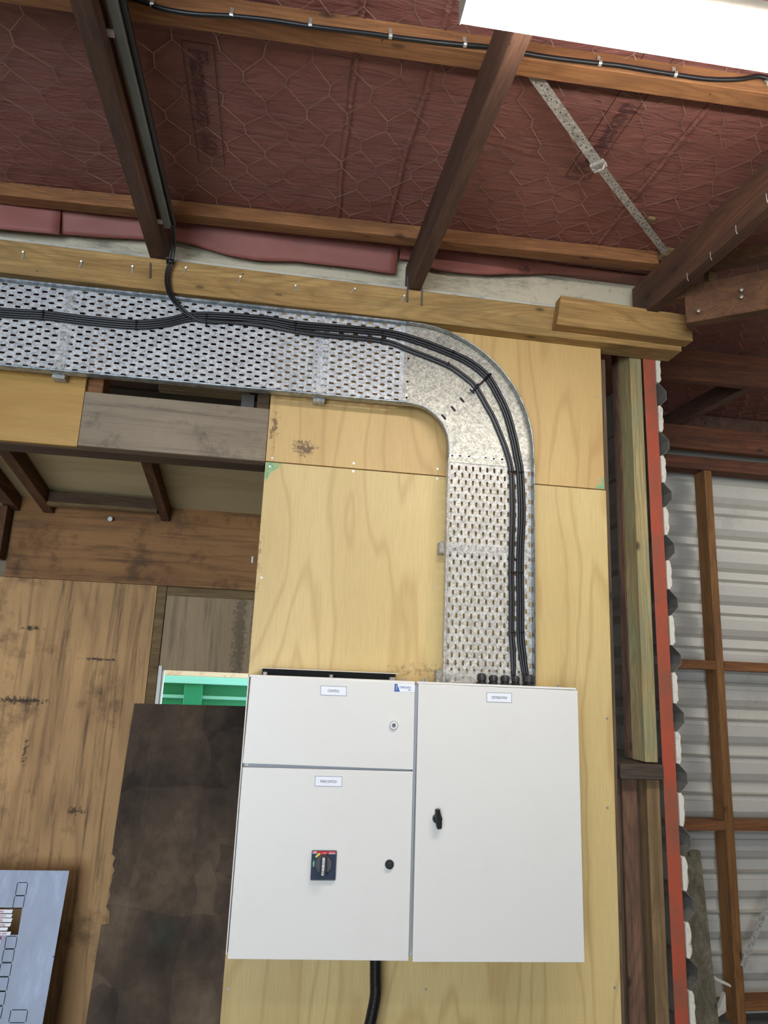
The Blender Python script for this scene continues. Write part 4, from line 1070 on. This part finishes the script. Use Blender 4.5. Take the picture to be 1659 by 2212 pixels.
lamp(-.25, -2.3, 2.79, 1.22, 0, M_led2, 'second glowing strip lamp further back under the rafters')

# ------------------------------------------------------------------ cabinet
YD = -.2
def dp(x, y, Y=YD): return P(x, y, Y=Y)
root = empty('switch_cabinet', (.25, 0, .85)); tag(root, 'white steel cabinet with control and main switch doors, left of the pair', 'electrical cabinet')
ztop = 1.587; x0l, x1l = .0045, .4895
m = MB(); m.box(x0l, x1l, YD+.022, -.006, .866, ztop); m.build('body', M_cab, root, bev=.003)
m = MB(); m.box(x0l, x1l, YD+.004, YD+.022, ztop-.006, ztop); m.box(x0l, x0l+.0035, YD+.004, YD+.022, .868, ztop); m.build('rain_lip', M_cab, root, bev=.001)
MB().box(x0l+.02, x1l-.002, YD+.012, YD+.0215, 1.325, 1.35).build('divider_gasket', M_cab2, root)
def door(pix, par, name='door', th=.016):
    c = [dp(*p) for p in pix]
    m = MB(); m.prism(c, (0, th, 0)); return m.build(name, M_cab, par, bev=.0015, seg=2)
d1 = door([(542, 1460.8), (896.5, 1475.5), (893, 1663), (524, 1649)], root); d1['label'] = 'upper door marked CONTROL'
d2 = door([(524, 1657.5), (892.5, 1667), (882.5, 2076.3), (491.3, 2072)], root); d2['label'] = 'lower door marked MAIN SWITCH'
# right cabinet
root2 = empty('switch_cabinet', (.75, 0, .85)); tag(root2, 'white steel cabinet with one tall distribution door, right of the pair', 'electrical cabinet')
xa, xb_ = .4965, .992
m = MB(); m.box(xa, xb_, YD+.022, -.006, .85, ztop); m.build('body', M_cab, root2, bev=.003)
m = MB(); m.box(xa, xb_, YD+.004, YD+.022, ztop-.006, ztop); m.build('rain_lip', M_cab, root2, bev=.001)
m = MB(); m.box(.4895, .5, YD+.008, YD+.0215, .86, 1.575); m.build('side_gasket', M_cab2, root2)
d3 = door([(904.3, 1477), (1248, 1491.8), (1263, 2079.3), (891, 2078.3)], root2); d3['label'] = 'tall door marked DISTRIBUTION'
# labels
def lab(door_, cpx_, txt, size, root_):
    c = [dp(*p, Y=YD-.0012) for p in cpx_]
    o = MB().prism(c, (0, .0012, 0)).build('label_plate', M_label, door_)
    MB().prism([dp(p[0]+s[0], p[1]+s[1], Y=YD-.0005) for p, s in zip(cpx_, ((-1, -1), (1, -1), (1, 1), (-1, 1)))], (0, .0005, 0)).build('plate_border', M_border, o)
    mid = (c[0]+c[1]+c[2]+c[3])/4; xd = (c[1]-c[0]).normalized()
    text('lettering', txt, size, mid+V((0, -.0004, -size*.36)), xd, (0, 0, 1), M_txt, o, align='CENTER', ext=.0001, sx=.68)
lab(d1, ((693.5, 1482), (748, 1484), (747.5, 1503), (692.8, 1500.5)), 'CONTROL', .0105, root)
lab(d2, ((681.5, 1677), (738.5, 1678.5), (738, 1699), (680.5, 1697.5)), 'MAIN SWITCH', .0105, root)
lab(d3, ((1052, 1496.5), (1105, 1498), (1104.8, 1517.5), (1052, 1515.5)), 'DISTRIBUTION', .0105, root2)
# sticker: crop origin 820,1460 scale 13.82
def s6(x, y, o=.001): return dp(820+x/13.82, 1460+y/13.82, Y=YD-o)
st = MB().prism([s6(450, 232), (s6(1060, 262)), s6(1050, 497), s6(445, 468)], (0, .0008, 0)).build('maker_sticker', M_label, d1)
MB().prism([s6(450, 233, .0014), s6(528, 236, .0014), s6(604, 470, .0014), s6(442, 465, .0014)], (0, .0003, 0)).build('blue_flash', M_blue, st)
xd = s6(1000, 375)-s6(600, 355)
text('lettering', 'ONBOARD', .0088, s6(592, 366, .0016), xd, (0, 0, 1), M_bluet, st, ext=.0001, sx=.78)
text('lettering', 'SERIES', .0045, s6(842, 440, .0016), xd, (0, 0, 1), M_bluet, st, ext=.0001, sx=.8)
text('lettering', 'VYNCO', .0062, s6(528, 432, .0018), (0, 0, 1), (-1, 0, 0), M_label, st, ext=.0001, sx=.68)
# key lock
c = dp(850, 1566.5)
def disc(c, y0, y1, r0, r1, mat, name, par, n=28):
    m = MB(); m.tube([V((c.x, y0, c.z)), V((c.x, y1, c.z))], [r0, r1], n); return m.build(name, mat, par, smooth=False)
lk = disc(c, YD, YD-.006, .0128, .0118, M_steel, 'key_lock', d1); disc(c, YD-.006, YD-.0066, .0108, .0106, M_white, 'lock_face', lk); disc(c, YD-.0066, YD-.0076, .0066, .006, M_steel, 'lock_barrel', lk)
MB().box(c.x-.0008, c.x+.0008, YD-.0082, YD-.0074, c.z-.003, c.z+.003).build('key_slot', M_txt, lk)
# black round latch on lower door
c = dp(841, 1867)
lt = disc(c, YD, YD-.008, .0126, .0112, M_blackr, 'round_latch', d2); disc(c, YD-.008, YD-.009, .0078, .0066, M_nut, 'latch_core', lt)
MB().box(c.x-.004, c.x+.004, YD-.0102, YD-.009, c.z-.0009, c.z+.0009).build('latch_slot', M_blackr, lt)
# wing knob on right door
c = dp(944, 1768)
wk = disc(c, YD, YD-.012, .0135, .0125, M_blackr, 'wing_knob', d3)
m = MB(); a_ = math.radians(98); dv = V((math.cos(a_), 0, math.sin(a_))); sv = V((dv.z, 0, -dv.x))
m.prism([c+dv*.028+sv*.006, c+dv*.010+sv*.0085, c-dv*.010+sv*.0085, c-dv*.025+sv*.006, c-dv*.025-sv*.006, c-dv*.010-sv*.0085, c+dv*.010-sv*.0085, c+dv*.028-sv*.006], (0, -.012, 0))
for i, v_ in enumerate(m.v): m.v[i] = (v_[0], v_[1]-.010, v_[2])
m.build('wing', M_blackr, wk, bev=.002, seg=2)
# main switch: crop origin 640,1820 scale 13.825
def s5(x, y, o=0): return dp(640+x/13.825, 1820+y/13.825, Y=YD-o)
TLc, TRc, BRc, BLc = s5(460, 222), s5(1200, 228), s5(1160, 1112), s5(415, 1106)
ms = MB().prism([TLc, TRc, BRc, BLc], (0, -.010, 0)).build('rotary_switch', M_knob, d2, bev=.0025, seg=2); ms['label'] = 'black and red rotary main switch'
def sp(pts, o, mat, name, par, d=.0004): return MB().prism([s5(x, y, o) for x, y in pts], (0, d, 0)).build(name, mat, par)
sp([(476, 262), (1180, 265), (1150, 1092), (432, 1088)], .0106, M_navy, 'face_plate', ms)
sp([(478, 262), (1182, 265), (1178, 335), (470, 322)], .0112, M_red, 'red_band', ms)
sp([(474, 318), (640, 321), (636, 332), (472, 329)], .0116, M_label, 'white_line', ms)
sp([(965, 332), (1175, 335), (1174, 346), (962, 343)], .0116, M_label, 'white_line', ms)
text('lettering', 'ABB', .006, s5(490, 306, .0117), s5(600, 308)-s5(490, 306), (0, 0, 1), M_label, ms, ext=.0001)
text('lettering', 'SACE Tmax', .0042, s5(985, 314, .0117), s5(1100, 317)-s5(985, 314), (0, 0, 1), M_label, ms, ext=.0001, sx=.8)
kc = s5(800, 600)
def arcband(a0, a1, r0, r1, mat, name, o=.0113):
    pts_ = []
    for k in range(9): a = math.radians(a0+(a1-a0)*k/8); pts_.append(V((kc.x+r1*math.cos(a), YD-o, kc.z+r1*math.sin(a))))
    for k in range(9): a = math.radians(a1-(a1-a0)*k/8); pts_.append(V((kc.x+r0*math.cos(a), YD-o, kc.z+r0*math.sin(a))))
    return MB().prism(pts_, (0, .0005, 0)).build(name, mat, ms)
KR = .0235
arcband(112, 143, KR+.0012, KR+.0058, M_yel, 'yellow_zone')
arcband(72, 110, KR+.0008, KR+.0062, M_red, 'red_zone', .0118)
arcband(163, 195, KR+.001, KR+.006, M_grn, 'green_zone')
text('lettering', 'I ON', .0048, kc+V((-.004, -.0121, KR+.0015)), (1, 0, 0), (0, 0, 1), M_label, ms, ext=.0001)
text('lettering', 'O OFF', .0042, kc+V((-KR-.0015, -.0116, -.0075)), (0, 0, 1), (-1, 0, 0), M_label, ms, ext=.0001)
kn = disc(kc, YD-.0112, YD-.020, KR, KR-.0015, M_knob, 'rotary_knob', ms, 36)
a0 = s5(815, 420, .021); a1 = s5(775, 985, .021)
hb = MB().prism([s5(735, 400, .0195), s5(885, 400, .0195), s5(880, 900, .0195), s5(835, 990, .0195), s5(745, 985, .0195), s5(700, 900, .0195)], (0, -.014, 0)).build('knob_grip', M_nut, ms, bev=.0015)
hi = sp([(785, 455), (858, 455), (850, 640), (820, 990), (742, 985), (765, 800), (770, 640)], .0340, M_handle, 'grip_insert', hb, .0008)
for k, yv in enumerate((555, 612, 655, 762, 842, 868, 905, 935)):
    sp([(766-k*2, yv), (846-k*2, yv+2), (845-k*2, yv+12), (765-k*2, yv+10)], .0345, M_nut, 'grip_mark', hb, .0004)
# top edge bolts and bracket behind left cabinet
br = empty('rear_bracket', (.25, -.02, 1.6)); tag(br, 'black wall bracket with a thin pale lip above the left cabinet', 'bracket')
a = P(566, 1449, Y=-.03); b = P(857, 1463, Y=-.03)
m = MB(); m.box(.042, .463, -.012, -.006, 1.5875, 1.606); m.build('back_plate', M_matt, br)
m = MB(); m.box(.036, .468, -.05, -.006, 1.6065, 1.6085); m.build('top_lip', M_cab, br)
for xx in (.052, .255, .445, .452):
    p = V((xx, -.04, ztop)); m = MB(); m.tube([p, p+V((0, 0, .009))], .0065, 6); m.build('bolt', M_screw, br)
for xx, yy in ((913, 1469), (921, 1470), (1206, 1483), (1152-280, 1467)):
    p = P(xx, yy, Y=-.1); m = MB(); m.tube([V((p.x, -.1, ztop)), V((p.x, -.1, ztop+.008))], .0055, 6)
    tag(m.build('top_bolt', M_screw), 'small bolt head on top of the white cabinets', 'bolt', 'bolts on the cabinet tops')
# cable glands
for i, (xx, r_g, h_g, emptyg) in enumerate(((1036, .0145, .031, 1), (1061, .0145, .027, 1), (1086, .0145, .028, 1), (1109.5, .0135, .028, 0), (1137, .0185, .033, 0))):
    c = P(xx, 1474, Y=YF-.012); c = V((c.x, YF-.030 if not emptyg else YF-.034, ztop))
    lbs = ('leftmost black cable gland on the cabinet top', 'second black cable gland from the left on the cabinet top', 'middle black cable gland on the cabinet top', 'black cable gland holding the inner pair of cables', 'largest black cable gland holding the outer group of cables')
    g = empty('cable_gland', c); tag(g, lbs[i], 'cable gland', 'cable glands on the cabinet top')
    m = MB(); m.tube([c, c+V((0, 0, .006))], r_g*1.12, 6); m.build('lock_nut', M_nut, g)
    m = MB(); m.tube([c+V((0, 0, .006)), c+V((0, 0, .012))], r_g*.86, 12); m.build('threaded_body', M_blackr, g)
    m = MB(); m.tube([c+V((0, 0, .011)), c+V((0, 0, h_g-.005)), c+V((0, 0, h_g))], [r_g, r_g, r_g*.82], 12); m.build('dome_nut', M_nut, g, bev=.001)
    m = MB(); m.tube([c+V((0, 0, h_g)), c+V((0, 0, h_g+.0015))], r_g*.6, 12); m.build('seal', M_blackr, g)
# corrugated hose under the cabinet
hp_ = smoothpath([P(811, 2060, Y=-.07), P(811, 2110, Y=-.07), P(811, 2150, Y=-.07), P(804, 2190, Y=-.07), P(796, 2230, Y=-.07), P(780, 2330, Y=-.07), P(770, 2600, Y=-.07), P(770, 2900, Y=-.07)], 60)
tot = [0]
for p_, q_ in zip(hp_, hp_[1:]): tot.append(tot[-1]+(q_-p_).length)
rr = []; pp_ = []; k = 0; step_ = .0015; s_ = 0; i = 0
while s_ < tot[-1] and len(pp_) < 420:
    while tot[i+1] < s_: i += 1
    u = (s_-tot[i])/(tot[i+1]-tot[i]); pp_.append(hp_[i].lerp(hp_[i+1], u)); rr.append(.0165 if (k % 4) in (0, 1) else .0142); k += 1; s_ += step_
tag(MB().tube(pp_, rr, 18).build('corrugated_hose', M_blackr, smooth=True), 'black corrugated hose leaving the underside of the left cabinet', 'hose')
m = MB(); m.box(.028, .30, -.1, -.06, .855, .8655)
tag(m.build('packing_strip', M_nog), 'thin brown strip under the left cabinet', 'strip')
